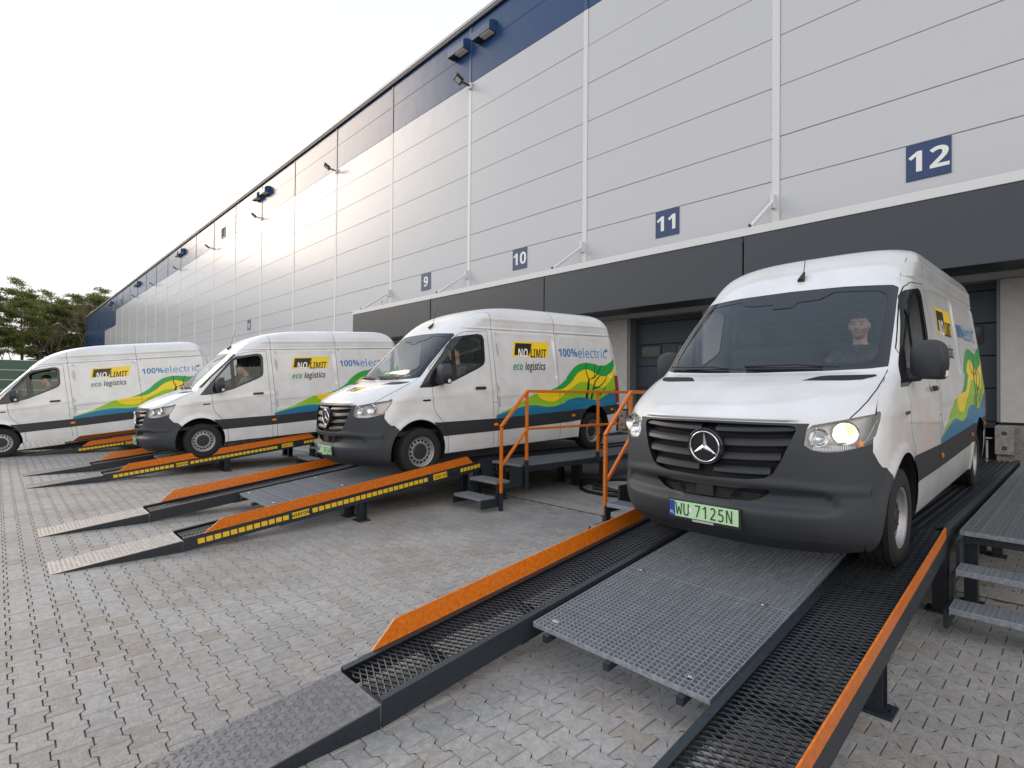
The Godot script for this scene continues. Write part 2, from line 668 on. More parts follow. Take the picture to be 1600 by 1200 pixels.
# ------------------------------------------------------------------ the warehouse
func panel_mesh(w: float, h: float) -> ArrayMesh:
	var b := MB.new()
	var q := 0.006
	var x0 := -w / 2
	var x1 := w / 2
	b.quad(Vector3(x0 + q, q, 0), Vector3(x1 - q, q, 0), Vector3(x1 - q, h - q, 0), Vector3(x0 + q, h - q, 0), Vector3(0, 0, 1))
	b.quad(Vector3(x0, 0, -0.02), Vector3(x1, 0, -0.02), Vector3(x1 - q, q, 0), Vector3(x0 + q, q, 0), Vector3(0, -1, 0.4).normalized())
	b.quad(Vector3(x0, h, -0.02), Vector3(x1, h, -0.02), Vector3(x1 - q, h - q, 0), Vector3(x0 + q, h - q, 0), Vector3(0, 1, 0.4).normalized())
	b.quad(Vector3(x0, 0, -0.02), Vector3(x0, h, -0.02), Vector3(x0 + q, h - q, 0), Vector3(x0 + q, q, 0), Vector3(-1, 0, 0.4).normalized())
	b.quad(Vector3(x1, 0, -0.02), Vector3(x1, h, -0.02), Vector3(x1 - q, h - q, 0), Vector3(x1 - q, q, 0), Vector3(1, 0, 0.4).normalized())
	return b.mesh()


func make_warehouse() -> void:
	var W := thing("warehouse", "long warehouse clad in silver grey panels with a navy blue band under its roof edge", "building")
	var x_end := -140.8
	# the body behind the cladding, open where the docks are
	var b := MB.new()
	b.bx(x_end, -20.9, 0.0, 15.8, -45, -0.03)
	b.bx(-20.9, 9.5, 3.85, 15.8, -45, -0.03)
	b.bx(-20.9, 9.5, 0.0, 15.8, -45, -3.0)
	obj("core_wall", b.mesh(), M.joint, W)
	# rows of panels
	var lev := [3.5, 4.6, 5.69, 6.685, 7.69, 8.87, 10.04, 11.21, 12.385, 13.545, 14.757, 15.82]
	var pm := {}
	for r in lev.size() - 1:
		pm[r] = panel_mesh(PITCH - 0.004, lev[r + 1] - lev[r] - 0.010)
	for k in range(-1, 24):
		var xl := COL0 - PITCH * (k + 1)
		for r in lev.size() - 1:
			if r < 2 and (k < 3 or k > 21):
				continue
			var o := obj("wall_panel", pm[r], M.panel_blue if lev[r] > 13.5 or (k >= 17 and lev[r] > 11.0) or k >= 19 else M.panel_grey, W)
			o.position = Vector3(xl + PITCH / 2, lev[r] + 0.005, 0)
			o.rotation = Vector3(rng.randf_range(-0.0012, 0.0012), rng.randf_range(-0.0010, 0.0010), 0)
	b = MB.new()
	for k in range(3, 19):
		b.bx(COL0 - PITCH * (k + 1) + 0.01, COL0 - PITCH * k - 0.01, 0.35, 3.49, -0.02, 0.0)
	obj("lower_cladding", b.mesh(), M.panel_grey, W)
	b = MB.new()
	b.bx(x_end, COL0 - PITCH * 19, 0.35, 3.49, -0.02, 0.0)
	b.bx(x_end, COL0 - PITCH * 22, 3.49, 5.68, -0.02, -0.001)
	obj("lower_cladding", b.mesh(), M.panel_blue, W)
	b = MB.new()
	b.bx(x_end, -20.9, 0.0, 0.35, -0.02, 0.03)
	obj("plinth", b.mesh(), M.concrete, W)
	# the covers over the upright joints
	for k in range(-1, 24):
		var x := COL0 - PITCH * k - 0.085
		b = MB.new()
		var y0 := 5.3 if k < 4 else 0.4
		var y1 := 13.54
		if k >= 18:
			y1 = 11.2
		if k < 20:
			b.bx(x - 0.085, x + 0.085, y0, y1, -0.01, 0.016, 0.006)
			obj("joint_cover", b.mesh(), M.trim_white, W)
		b = MB.new()
		b.bx(x - 0.07, x + 0.07, (13.55 if k < 18 else (11.21 if k < 20 else 0.4)), 15.78, -0.01, 0.02, 0.006)
		obj("joint_cover", b.mesh(), M.trim_blue, W)
		if k < 3:
			b = MB.new()
			for s in [-1, 1]:
				for i in 26:
					b.lathe(Transform3D(Basis(Vector3.RIGHT, PI / 2), Vector3(x + s * 0.105, 5.45 + i * 0.31 + (0.1 if s > 0 else 0.0), 0.0)), [Vector2(0.011, 0), Vector2(0.008, 0.007), Vector2(0, 0.009)], 6)
			obj("rivets", b.mesh(), M.coping, W, "stuff")
	# roof edge
	b = MB.new()
	b.bx(x_end - 0.1, 9.5, 15.8, 15.86, -45, 0.10)
	b.bx(x_end - 0.1, 9.5, 15.855, 15.98, -0.3, 0.14, 0.01)
	obj("coping", b.mesh(), M.coping, W)
	b = MB.new()
	b.bx(x_end - 0.08, 9.5, 15.74, 15.80, -0.02, 0.09)
	obj("drip_edge", b.mesh(), M.black_plastic, W)
	# louvres in the navy band
	for x in [-47.5, -96.0, -104.5]:
		b = MB.new()
		b.bx(x - 0.47, x + 0.47, 13.82, 14.64, 0.002, 0.04, 0.01)
		var f := obj("louvre", b.mesh(), M.trim_white, W)
		b = MB.new()
		b.bx(x - 0.42, x + 0.42, 13.87, 14.59, 0.03, 0.045)
		for i in 9:
			b.box(Transform3D(Basis(Vector3.RIGHT, 0.6), Vector3(x, 13.91 + i * 0.08, 0.05)), Vector3(0.84, 0.06, 0.008))
		obj("blades", b.mesh(), M.graphite, f)
	# the dock front under the canopy: a lintel, white piers, a plinth and a sectional door in each bay
	b = MB.new()
	b.bx(-22.5, 9.5, 3.86, 5.2, -0.02, 0.0)
	obj("lintel", b.mesh(), M.render_wall, W)
	var doors := []
	for k in range(-1, 3):
		doors.append(-2.2 - PITCH * k)
	var xs := [9.5]
	for d in doors:
		xs.append(d + 1.15)
		xs.append(d - 1.15)
	xs.append(-22.5)
	for i in range(0, xs.size(), 2):
		b = MB.new()
		b.bx(xs[i + 1], xs[i], 1.28, 3.84, -0.6, 0.0)
		obj("pier", b.mesh(), M.render_wall, W)
		b = MB.new()
		b.bx(xs[i + 1] - 0.02, xs[i] + 0.02, 1.235, 1.27, -0.6, -0.01)
		obj("pier_gap", b.mesh(), M.gap_black, W)
		b = MB.new()
		b.bx(xs[i + 1] - 0.05, xs[i] + 0.05, 0.0, 1.23, -0.6, 0.03)
		obj("plinth", b.mesh(), M.concrete, W)
		for e in [xs[i] - 0.06, xs[i + 1] + 0.06]:
			if absf(e) > 9.0 and e > 0.0:
				continue
			var buf := MB.new()
			buf.bx(e - 0.125, e + 0.125, 0.71, 1.22, 0.032, 0.15, 0.012)
			var bo := obj("bumper_block", buf.mesh(), M.concrete, W)
			buf = MB.new()
			for y in [0.83, 1.09]:
				buf.lathe(Transform3D(Basis(Vector3.RIGHT, PI / 2), Vector3(e, y, 0.148)), [Vector2(0.034, 0.0), Vector2(0.034, 0.006), Vector2(0.0, 0.006)], 14)
			obj("bolt_hole", buf.mesh(), M.gap_black, bo)
			buf = MB.new()
			for y in [0.83, 1.09]:
				buf.lathe(Transform3D(Basis(Vector3.RIGHT, PI / 2), Vector3(e, y, 0.154)), [Vector2(0.014, 0.0), Vector2(0.012, 0.008), Vector2(0.0, 0.008)], 8)
			obj("bolt", buf.mesh(), M.bolt, bo)
	for d in doors:
		var dr := Node3D.new()
		dr.name = "dock_door" + ("" if not W.has_node("dock_door") else "_%03d" % doors.find(d))
		W.add_child(dr, true)
		for i in 5:      # sections of the door
			b = MB.new()
			b.bx(d - 1.12, d + 1.12, 1.28 + i * 0.61, 1.28 + i * 0.61 + 0.602, -0.38, -0.33, 0.012)
			if i < 4:
				for q in 3:
					b.bx(d - 1.11, d + 1.11, 1.28 + i * 0.61 + 0.15 * (q + 1), 1.28 + i * 0.61 + 0.15 * (q + 1) + 0.006, -0.334, -0.328)
			obj("section", b.mesh(), M.door_slate, dr)
		b = MB.new()
		b.bx(d - 1.15, d - 1.06, 1.28, 3.85, -0.34, -0.02)
		obj("jamb", b.mesh(), M.door_frame, dr)
		b = MB.new()
		b.bx(d + 1.10, d + 1.15, 1.28, 3.85, -0.34, -0.02)
		obj("jamb", b.mesh(), M.door_frame, dr)
		for s in [-1, 1]:
			var wx: float = d + s * 0.56
			b = MB.new()
			var out := rounded_rect(0.66, 0.36, 0.05)
			b.prism(Transform3D(Basis(), Vector3(wx, 2.90, -0.335)), out, 0.03)
			var fr := obj("window", b.mesh(), M.black_plastic, dr)
			b = MB.new()
			b.prism(Transform3D(Basis(), Vector3(wx, 2.90, -0.303)), rounded_rect(0.57, 0.27, 0.04), 0.002)
			var pn := obj("pane", b.mesh(), M.gloss_black, fr)
			pn.name = "pane"
		# the pit of the dock leveller below the door
		b = MB.new()
		b.bx(d - 1.1, d + 1.1, 0.0, 1.2, -0.9, -0.55)
		obj("leveller_pit", b.mesh(), M.gap_black, W)
		b = MB.new()
		b.bx(d - 1.08, d + 1.08, 1.17, 1.275, -0.55, 0.05, 0.01)
		var lv := obj("leveller", b.mesh(), M.navy_steel, W)
		b = MB.new()
		b.bx(d - 1.04, d + 1.04, 0.98, 1.0, 0.0, 0.06)
		b.bx(d + 0.95, d + 0.98, 0.55, 0.95, -0.05, 0.0)
		obj("lip_edge", b.mesh(), M.coping, lv)


func rounded_rect(w: float, h: float, r: float, steps := 5) -> PackedVector2Array:
	var p := PackedVector2Array()
	for q in 4:
		var cx: float = (w / 2 - r) * (1 if q == 0 or q == 3 else -1)
		var cy: float = (h / 2 - r) * (1 if q < 2 else -1)
		for i in steps + 1:
			var a := PI / 2 * (q + float(i) / steps)
			p.append(Vector2(cx + cos(a) * r, cy + sin(a) * r))
	return p


func make_canopy() -> void:
	var C := thing("canopy", "dark graphite canopy with a white top strip over the numbered docks", "canopy")
	var b := MB.new()
	b.bx(-22.55, 9.5, 5.0, 5.18, 0.02, 1.47)
	b.bx(-22.55, 9.5, 3.98, 4.02, 0.02, 1.46)
	obj("slab", b.mesh(), M.graphite, C)
	# fascia boards: each length is its own sheet, butted with a shadow gap
	var cuts := [9.5, 0.64, -5.03, -10.85, -16.57, -22.55]
	for i in cuts.size() - 1:
		b = MB.new()
		b.bx(cuts[i + 1] + 0.018, cuts[i] - 0.018, 3.88, 5.10, 1.46, 1.50, 0.006)
		var o := obj("fascia_board", b.mesh(), M.graphite, C)
		o.rotation = Vector3(rng.randf_range(-0.002, 0.002), rng.randf_range(-0.0006, 0.0006), 0)
	b = MB.new()
	b.bx(-22.57, 9.5, 5.105, 5.27, 1.40, 1.52, 0.006)
	obj("edge_strip", b.mesh(), M.trim_white, C)
	b = MB.new()
	b.bx(-22.57, -22.53, 3.88, 5.10, 0.02, 1.49)
	obj("end_board", b.mesh(), M.graphite, C)
	# tie rods back to the wall
	for k in range(-1, 4):
		var x := COL0 - PITCH * k
		b = MB.new()
		b.bar(Vector3(x - 0.12, 6.18, 0.10), Vector3(x - 0.05, 5.29, 1.46), 0.07, 0.07, 0.01)
		var rod := obj("tie_rod", b.mesh(), M.trim_white, C)
		b = MB.new()
		b.bx(x - 0.16, x - 0.08, 6.02, 6.36, 0.018, 0.15, 0.01)
		obj("bracket", b.mesh(), M.trim_white, rod)
		b = MB.new()
		for p in [Vector3(x - 0.165, 6.27, 0.09), Vector3(x - 0.165, 6.17, 0.12), Vector3(x - 0.165, 6.10, 0.06)]:
			b.lathe(Transform3D(Basis(Vector3.FORWARD, -PI / 2), p), [Vector2(0.024, -0.01), Vector2(0.022, 0.012), Vector2(0, 0.012)], 8)
		b.lathe(Transform3D(Basis(Vector3.RIGHT, PI / 2), Vector3(x - 0.05, 5.31, 1.49)), [Vector2(0.035, 0.0), Vector2(0.033, 0.025), Vector2(0, 0.025)], 10)
		obj("bolt", b.mesh(), M.graphite, rod)


func make_wall_things() -> void:
	var bold := SystemFont.new()
	bold.font_names = PackedStringArray(["Droid Sans"])
	bold.font_weight = 700
	var b: MB
	for s in [["12", -2.085, "twelve, largest and nearest, above the right foreground van"], ["11", -7.73, "eleven, left of the tie rod over the second door"], ["10", -13.41, "ten, above the second van's roof"], ["9", -19.05, "nine, smallest of the four over the canopy"]]:
		var t := thing("dock_sign", "navy dock sign " + s[2], "sign", Vector3(s[1], 6.315, 0.004), "dock number signs on the wall")
		b = MB.new()
		b.bx(-0.355, 0.355, -0.355, 0.355, 0.0, 0.010, 0.002)
		obj("board", b.mesh(), M.sign_blue, t)
		b = MB.new()
		b.text(Transform3D(Basis().scaled(Vector3(1.12, 1, 1)), Vector3(0, -0.0, 0.0125)), s[0], 0.40, bold, 0.003)
		obj("number", b.mesh(), M.white_print, t)
	var t := thing("dock_sign", "narrow far dock sign under a small green tab, beyond the canopy", "sign", Vector3(-41.1, 6.315, 0.004), "dock number signs on the wall")
	b = MB.new()
	b.bx(-0.34, 0.34, -0.37, 0.37, 0, 0.012)
	obj("board", b.mesh(), M.sign_blue, t)
	b = MB.new()
	b.bx(-0.34, 0.34, 0.2, 0.37, 0.0, 0.016)
	obj("tab", b.mesh(), M.fence_green, t)
	b = MB.new()
	b.text(Transform3D(Basis(), Vector3(0, -0.09, 0.0145)), "11", 0.36, bold, 0.003)
	obj("number", b.mesh(), M.white_print, t)
	# floodlights on arms, level with the foot of the navy band
	var where := ["nearest of its row", "second of its row from the right", "third of its row, below lamp boxes", "fourth of its row, beside a louvre", "fifth of its row from the right", "sixth of its row from the right", "farthest of its row"]
	for i in 7:
		var k := 2 + i * 2
		var f := thing("floodlight", "black floodlight on a wall arm, " + where[i], "floodlight", Vector3(COL0 - PITCH * k - 0.03, 13.42, 0.0), "floodlights along the warehouse wall")
		b = MB.new()
		b.bx(-0.09, 0.09, -0.12, 0.10, 0.016, 0.10, 0.01)
		obj("bracket", b.mesh(), M.trim_white, f)
		b = MB.new()
		b.bar(Vector3(0, 0.0, 0.08), Vector3(-0.10, 0.06, 0.42), 0.06, 0.06)
		obj("arm", b.mesh(), M.black_plastic, f)
		var B := Basis(Vector3.UP, -0.35) * Basis(Vector3.RIGHT, 0.95)
		var at := Vector3(-0.14, 0.14, 0.50)
		b = MB.new()
		b.box(Transform3D(B, at), Vector3(0.42, 0.34, 0.10), 0.02)
		var hd := obj("lamp_head", b.mesh(), M.black_plastic, f)
		b = MB.new()
		b.box(Transform3D(B, at + B * Vector3(0, 0, 0.052)), Vector3(0.27, 0.21, 0.008))
		obj("lamp_lens", b.mesh(), M.lamp_glass, hd)
	# boxes with lamps, in pairs under the roof edge
	var pair := ["nearest pair", "second pair from the right", "third pair from the right", "fourth pair from the right", "farthest pair"]
	for i in 5:
		var k := 2 + i * 4
		for s in [0, 1]:
			var x: float = COL0 - PITCH * k + (0.88 if s == 0 else -0.62)
			var f := thing("lamp_box", "navy lamp box under the roof edge, %s one of the %s" % [["right", "left"][s], pair[i]], "wall lamp", Vector3(x, 15.0, 0.0), "paired lamp boxes under the roof edge")
			var sd := PackedVector2Array([Vector2(0.02, 0.30), Vector2(0.26, 0.22), Vector2(0.34, 0.12), Vector2(0.34, -0.16), Vector2(0.02, -0.16)])
			b = MB.new()
			b.prism(Transform3D(Basis(Vector3(0, 0, 1), Vector3(0, 1, 0), Vector3(-1, 0, 0)), Vector3(0.5, 0, 0)), sd, 1.0)
			var h := obj("housing", b.mesh(), M.trim_blue, f)
			b = MB.new()
			b.bx(-0.08, 0.46, -0.20, -0.162, 0.05, 0.31, 0.01)
			obj("diffuser", b.mesh(), M.lamp_cream, h)
			b = MB.new()
			b.bx(-0.48, -0.085, -0.185, -0.162, 0.04, 0.32, 0.006)
			obj("gear_tray", b.mesh(), M.black_plastic, h)
	# a camera and a horn on the far wall, and a stub pipe above the canopy
	t = thing("security_camera", "white dome security camera on the far grey wall beyond the white vans", "camera", Vector3(-55.2, 5.35, 0.0))
	b = MB.new()
	b.bx(-0.1, 0.1, -0.1, 0.1, 0.0, 0.12, 0.02)
	b.bar(Vector3(0, 0, 0.1), Vector3(-0.05, 0.0, 0.45), 0.07, 0.07)
	obj("arm", b.mesh(), M.trim_white, t)
	b = MB.new()
	b.lathe(Transform3D(Basis(), Vector3(-0.08, -0.16, 0.5)), [Vector2(0, 0), Vector2(0.10, 0.03), Vector2(0.15, 0.12), Vector2(0.15, 0.26), Vector2(0, 0.28)], 14, true)
	obj("dome", b.mesh(), M.trim_white, t)
	for w in [[-62.5, "taller", 0.9], [-70.0, "shorter", 0.45]]:
		t = thing("roof_vent_pipe", "%s black vent pipe showing above the far white van's roof" % w[1], "vent", Vector3(w[0], 4.2, 0.35))
		b = MB.new()
		b.tube([Vector3(-0.12, 0, 0), Vector3(-0.12, w[2] * 0.7, 0), Vector3(0, w[2] * 0.9, 0), Vector3(0.12, w[2] * 0.7, 0), Vector3(0.12, 0, 0)], 0.05, 6)
		b.bx(-0.1, 0.1, w[2] * 0.8, w[2], -0.1, 0.1, 0.02)
		obj("pipe", b.mesh(), M.black_plastic, t)
	t = thing("stub_pipe", "short pale stub pipe on the canopy top left of sign 9", "pipe", Vector3(-20.2, 5.27, 1.42))
	b = MB.new()
	b.tube([Vector3(0, 0, 0), Vector3(0, 0.22, 0)], 0.025, 8)
	obj("stub", b.mesh(), M.coping, t)


# ------------------------------------------------------------------ fence and trees
func make_fence() -> void:
	var n := 0
	for seg in 9:
		var z0 := -8.0 + seg * 8.0
		var t := thing("noise_fence", "dark green board fence with pale rails, %s length beyond the far van" % ["first", "second", "third", "fourth", "fifth", "sixth", "seventh", "eighth", "ninth"][seg], "fence", Vector3(-95, 0, z0), "lengths of green fence below the trees")
		var b: MB
		for i in 4:
			b = MB.new()
			b.bx(-0.05, 0.05, 0.1 + i * 1.28, 1.30 + i * 1.28, 0.06, 7.94)
			obj("board", b.mesh(), M.fence_green, t)
			b = MB.new()
			b.bx(-0.08, 0.09, 1.30 + i * 1.28, 1.38 + i * 1.28, 0.06, 7.94)
			obj("rail", b.mesh(), M.fence_cap, t)
		b = MB.new()
		b.bx(-0.12, 0.12, 0, 5.3, -0.06, 0.06)
		obj("post", b.mesh(), M.fence_green, t)
		n += 1


func pine(seed_: int, h: float, spread: float) -> Array:
	var r := RandomNumberGenerator.new()
	r.seed = seed_
	var tr := MB.new()
	var lean := Vector3(r.randf_range(-0.5, 0.5), 0, r.randf_range(-0.5, 0.5))
	var pts := []
	for i in 8:
		var f := i / 7.0
		pts.append(Vector3(0, f * h * 0.97, 0) + lean * f * f + Vector3(r.randf_range(-0.12, 0.12), 0, r.randf_range(-0.12, 0.12)) * f)
	tr.tube(pts, 0.26, 7, true, 0.04)
	var cr := MB.new()
	cr.colored = true
	for i in 62:
		var f := 0.36 + 0.63 * pow(r.randf(), 0.9)
		var y := h * f
		var env := spread * (0.35 + 0.65 * sin(PI * clampf((1.02 - f) / 0.62, 0.0, 1.0) * 0.80)) * r.randf_range(0.55, 1.1)
		if f > 0.93:
			env *= 0.5
		var az := r.randf() * TAU
		var at: Vector3 = pts[int(f * 7)].lerp(pts[mini(7, int(f * 7) + 1)], fmod(f * 7, 1.0))
		at.y = y
		var tip := at + Vector3(cos(az) * env, r.randf_range(-0.2, 0.7), sin(az) * env)
		tr.tube([at, at.lerp(tip, 0.5) + Vector3(0, 0.15, 0), tip], 0.05, 4, false, 0.015)
		var puffs := 3 + int(env * 1.1)
		for p in puffs:
			var c := at.lerp(tip, 0.45 + 0.6 * (p + 0.5) / puffs) + Vector3(r.randf_range(-0.5, 0.5), r.randf_range(-0.1, 0.35), r.randf_range(-0.5, 0.5))
			var rad := r.randf_range(0.5, 0.95)
			var g := r.randf_range(0.75, 1.25)
			for q in 34:
				var o := Vector3(r.randfn(), r.randfn() * 0.42, r.randfn()) * rad * 0.55
				var dir := (o * 0.8 + Vector3(r.randfn() * 0.4, 0.45, r.randfn() * 0.4)).normalized()
				var sd := dir.cross(Vector3(r.randfn(), r.randfn(), r.randfn())).normalized()
				var l := r.randf_range(0.24, 0.50)
				var wd := l * 0.22
				cr.col = Color(0.20 * g, 0.24 * g, 0.085 * g)
				if r.randf() < 0.12:
					cr.col = Color(0.30 * g, 0.24 * g, 0.10 * g)
				var nn := (dir.cross(sd) * 0.6 + o.normalized()).normalized()
				cr.tri(c + o - sd * wd, c + o + sd * wd, c + o + dir * l, nn, nn, nn)
	return [tr.mesh(), cr.mesh()]


func bare_tree(seed_: int, h: float) -> Array:
	var r := RandomNumberGenerator.new()
	r.seed = seed_
	var tr := MB.new()
	var tw := MB.new()
	tw.colored = true
	var stack := [[Vector3.ZERO, Vector3(r.randf_range(-0.1, 0.1), 1, r.randf_range(-0.1, 0.1)).normalized(), h * 0.38, 0.20, 0]]
	while stack.size():
		var s: Array = stack.pop_back()
		var a: Vector3 = s[0]
		var d: Vector3 = s[1]
		var l: float = s[2]
		var rad: float = s[3]
		var lvl: int = s[4]
		var m := a + d * l * 0.5 + Vector3(r.randfn(), r.randfn() * 0.3, r.randfn()) * l * 0.05
		var e := a + d * l
		(tr if lvl < 3 else tw).tube([a, m, e], rad, 6 if lvl < 2 else (4 if lvl < 4 else 3), false, rad * 0.62)
		if lvl >= 5:
			# the last brown leaves and seed heads
			for q in 3:
				var o := e + Vector3(r.randfn(), r.randfn(), r.randfn()) * 0.3
				var g := r.randf_range(0.7, 1.2)
				tw.col = Color(0.34 * g, 0.25 * g, 0.15 * g)
				var u := Vector3(r.randfn(), r.randfn(), r.randfn()).normalized() * 0.10
				var w := Vector3(r.randfn(), r.randfn(), r.randfn()).normalized() * 0.10
				var nn := u.cross(w).normalized()
				tw.tri(o, o + u, o + w, nn, nn, nn)
			tw.col = Color(0.30, 0.23, 0.17)
			continue
		var kids := 2 + (1 if r.randf() < 0.75 else 0)
		for q in kids:
			var ax := d.cross(Vector3(r.randfn(), r.randfn(), r.randfn())).normalized()
			var nd := (d.rotated(ax, r.randf_range(0.28, 0.75)) + Vector3(0, 0.12, 0)).normalized()
			stack.append([a + d * l * r.randf_range(0.8, 1.0), nd, l * r.randf_range(0.58, 0.80), rad * 0.58, lvl + 1])
	return [tr.mesh(), tw.mesh()]


func make_trees() -> void:
	var kinds := []
	for i in 4:
		kinds.append(pine(70 + i, [23.0, 20.0, 21.5, 18.5][i], [4.3, 3.6, 4.0, 3.4][i]))
	var bare := []
	for i in 3:
		bare.append(bare_tree(90 + i, [17.0, 15.0, 19.0][i]))
	# x, z, kind (0-3 pine, 4-6 bare), scale
	var S := [
		[-140.0, 9.6, 0, 0.96], [-139.0, 14.0, 1, 0.96], [-150.0, 6.8, 3, 1.0], [-146.0, 4.6, 5, 1.05], [-152.0, 3.6, 1, 1.02], [-147.0, 1.6, 4, 1.08],
		[-156.0, 1.0, 2, 1.06], [-150.0, -1.4, 6, 1.08], [-158.0, -2.4, 3, 1.25], [-151.0, -4.6, 4, 1.2], [-162.0, -5.6, 0, 1.10], [-143.0, 11.8, 5, 0.9], [-160.0, 9.0, 1, 1.1], [-163.0, 4.0, 0, 1.02], [-166.0, -0.5, 2, 1.0],
		[-144.0, 7.6, 4, 0.86], [-136.0, 17.5, 3, 1.1], [-142.0, 21.0, 0, 1.0], [-135.0, 25.5, 2, 1.05], [-140.0, 30.0, 1, 1.1], [-133.0, 35.0, 0, 1.0], [-139.0, 40.0, 3, 1.2], [-131.0, 45.0, 2, 1.0], [-138.0, 51.0, 1, 1.15], [-130.0, 57.0, 0, 0.95], [-136.0, 63.0, 2, 1.05], [-128.0, 70.0, 3, 1.15]]
	var words := ["tall green pine with a broad crown", "green pine with a narrow ragged crown", "green pine with level branches", "smaller dense green pine", "bare brown broadleaf tree", "low bare tree with fine brown twigs", "tall bare tree with a twiggy crown"]
	var spots := ["tallest at the left edge of the photo", "at the far left edge behind the green fence", "second pine from the left edge", "just right of the tall pine", "in the gap right of the tall pine", "in the middle of the grove", "mid grove behind the bare trees", "right of mid grove", "near the right end of the grove", "last bare tree before the dark wall", "rising behind the far end of the dark wall", "low beside the tall left pine", "in the back row at left", "in the back row mid grove", "in the back row at right", "low in front of the tall left pine"]
	for i in S.size():
		var s: Array = S[i]
		var k: int = s[2]
		var pair: Array = kinds[k] if k < 4 else bare[k - 4]
		var place: String = spots[i] if i < spots.size() else "beyond the photo's left edge, " + ["first", "second", "third", "fourth", "fifth", "sixth", "seventh", "eighth", "ninth", "tenth", "eleventh"][i - spots.size()] + " along the fence"
		var t := thing("pine_tree" if k < 4 else "bare_tree", words[k] + ", " + place, "tree", Vector3(s[0], 0, s[1]), "trees beyond the fence")
		t.rotation.y = i * 2.4
		t.scale = Vector3.ONE * float(s[3])
		obj("trunk", pair[0], M.bark if k < 4 else M.twig, t)
		obj("crown", pair[1], M.needles, t)
	# undergrowth below the grove
	var b := MB.new()
	b.colored = true
	var r := RandomNumberGenerator.new()
	r.seed = 55
	for i in 5200:
		var p := Vector3(r.randf_range(-165, -128), 0, r.randf_range(-8, 70))
		if p.x > -142.0 and p.z < 1.5:
			continue
		var hh := absf(r.randfn()) * 1.6 + 0.3
		p.y = r.randf() * hh
		var u := Vector3(r.randfn(), r.randfn(), r.randfn()) * 0.5
		var w := Vector3(r.randfn(), r.randfn(), r.randfn()) * 0.5
		var g := r.randf_range(0.6, 1.2)
		b.col = Color(0.07 * g, 0.065 * g, 0.03 * g)
		var nn := (u.cross(w).normalized() + Vector3.UP).normalized()
		b.tri(p, p + u, p + w, nn, nn, nn)
	var o := obj("undergrowth", b.mesh(), M.needles, null, "stuff")
	tag(o, "brown and green scrub growing under the trees", "undergrowth")


# ------------------------------------------------------------------ loading ramps
const FOOT := 12.645     # where the wedge meets the ground
const JOINT := 11.56     # where the wedge meets the ramp
const HEAD := 7.28       # where the ramp meets the level platform
const OUT := 1.11
const INN := 0.64


func ramp_y(z: float) -> float:
	if z <= HEAD:
		return 0.636
	return 0.125 + (JOINT - z) * 0.1195


func sloped(b: MB, x0: float, x1: float, z0: float, z1: float, lo: float, hi: float) -> void:
	# a beam that follows the ramp between z0 (low end) and z1
	var p := PackedVector2Array()
	p.append(Vector2(-z0, maxf(0.004, ramp_y(z0) + lo)))
	if ramp_y(z0) + lo < 0.0:
		p.append(Vector2(-(JOINT - (-lo - 0.125) / 0.1195), 0.004))
	p.append(Vector2(-z1, ramp_y(z1) + lo))
	p.append(Vector2(-z1, ramp_y(z1) + hi))
	p.append(Vector2(-z0, ramp_y(z0) + hi))
	b.prism(Transform3D(Basis(Vector3(0, 0, -1), Vector3(0, 1, 0), Vector3(1, 0, 0)), Vector3(x0, 0, 0)), p, x1 - x0)


func slope_tf(x: float, z: float, dy := 0.0) -> Transform3D:
	var a := atan(0.1195) if z > HEAD else 0.0
	return Transform3D(Basis(Vector3.RIGHT, a), Vector3(x, ramp_y(z) + dy, z))


func expanded_metal(x0: float, x1: float, z0: float, z1: float) -> ArrayMesh:
	var b := MB.new()
	var lwd := 0.104
	var swd := 0.040
	var nx := int(round((x1 - x0) / (lwd / 2)))
	var dx := (x1 - x0) / nx
	var nz := int((z0 - z1) / (swd / 2))
	for j in nz:
		var z := z0 - (j + 0.5) * swd / 2
		for i in nx:
			var s := 1.0 if (i + j) % 2 == 0 else -1.0
			var za := z + s * swd * 0.25
			var zb := z - s * swd * 0.25
			var a := Vector3(x0 + i * dx, ramp_y(za) - 0.012, za)
			var c := Vector3(x0 + (i + 1) * dx, ramp_y(zb) - 0.012, zb)
			b.bar(a, c, 0.0062, 0.016, 0.0, Vector3(0, 1, 0.75))
	return b.mesh()


func grating(x0: float, x1: float, z0: float, z1: float, px: float, pz: float, h: float, level := -1.0, frame := 0.005) -> ArrayMesh:
	# bearing bars along z at px, cross bars along x at pz
	var b := MB.new()
	var y0 := ramp_y(z0) if level < 0.0 else level
	var y1 := ramp_y(z1) if level < 0.0 else level
	var nx := int(round((x1 - x0) / px))
	for i in nx + 1:
		var x := lerpf(x0, x1, float(i) / nx)
		b.bar(Vector3(x, y0 - h / 2, z0), Vector3(x, y1 - h / 2, z1), frame if i == 0 or i == nx else 0.0035, h)
	var nz := int(round(absf(z0 - z1) / pz))
	for j in nz + 1:
		var f := float(j) / nz
		var e := j == 0 or j == nz
		b.bar(Vector3(x0, lerpf(y0, y1, f) - (h / 2 if e else h * 0.35), lerpf(z0, z1, f)), Vector3(x1, lerpf(y0, y1, f) - (h / 2 if e else h * 0.35), lerpf(z0, z1, f)), frame if e else 0.0035, h if e else h * 0.66)
	return b.mesh()


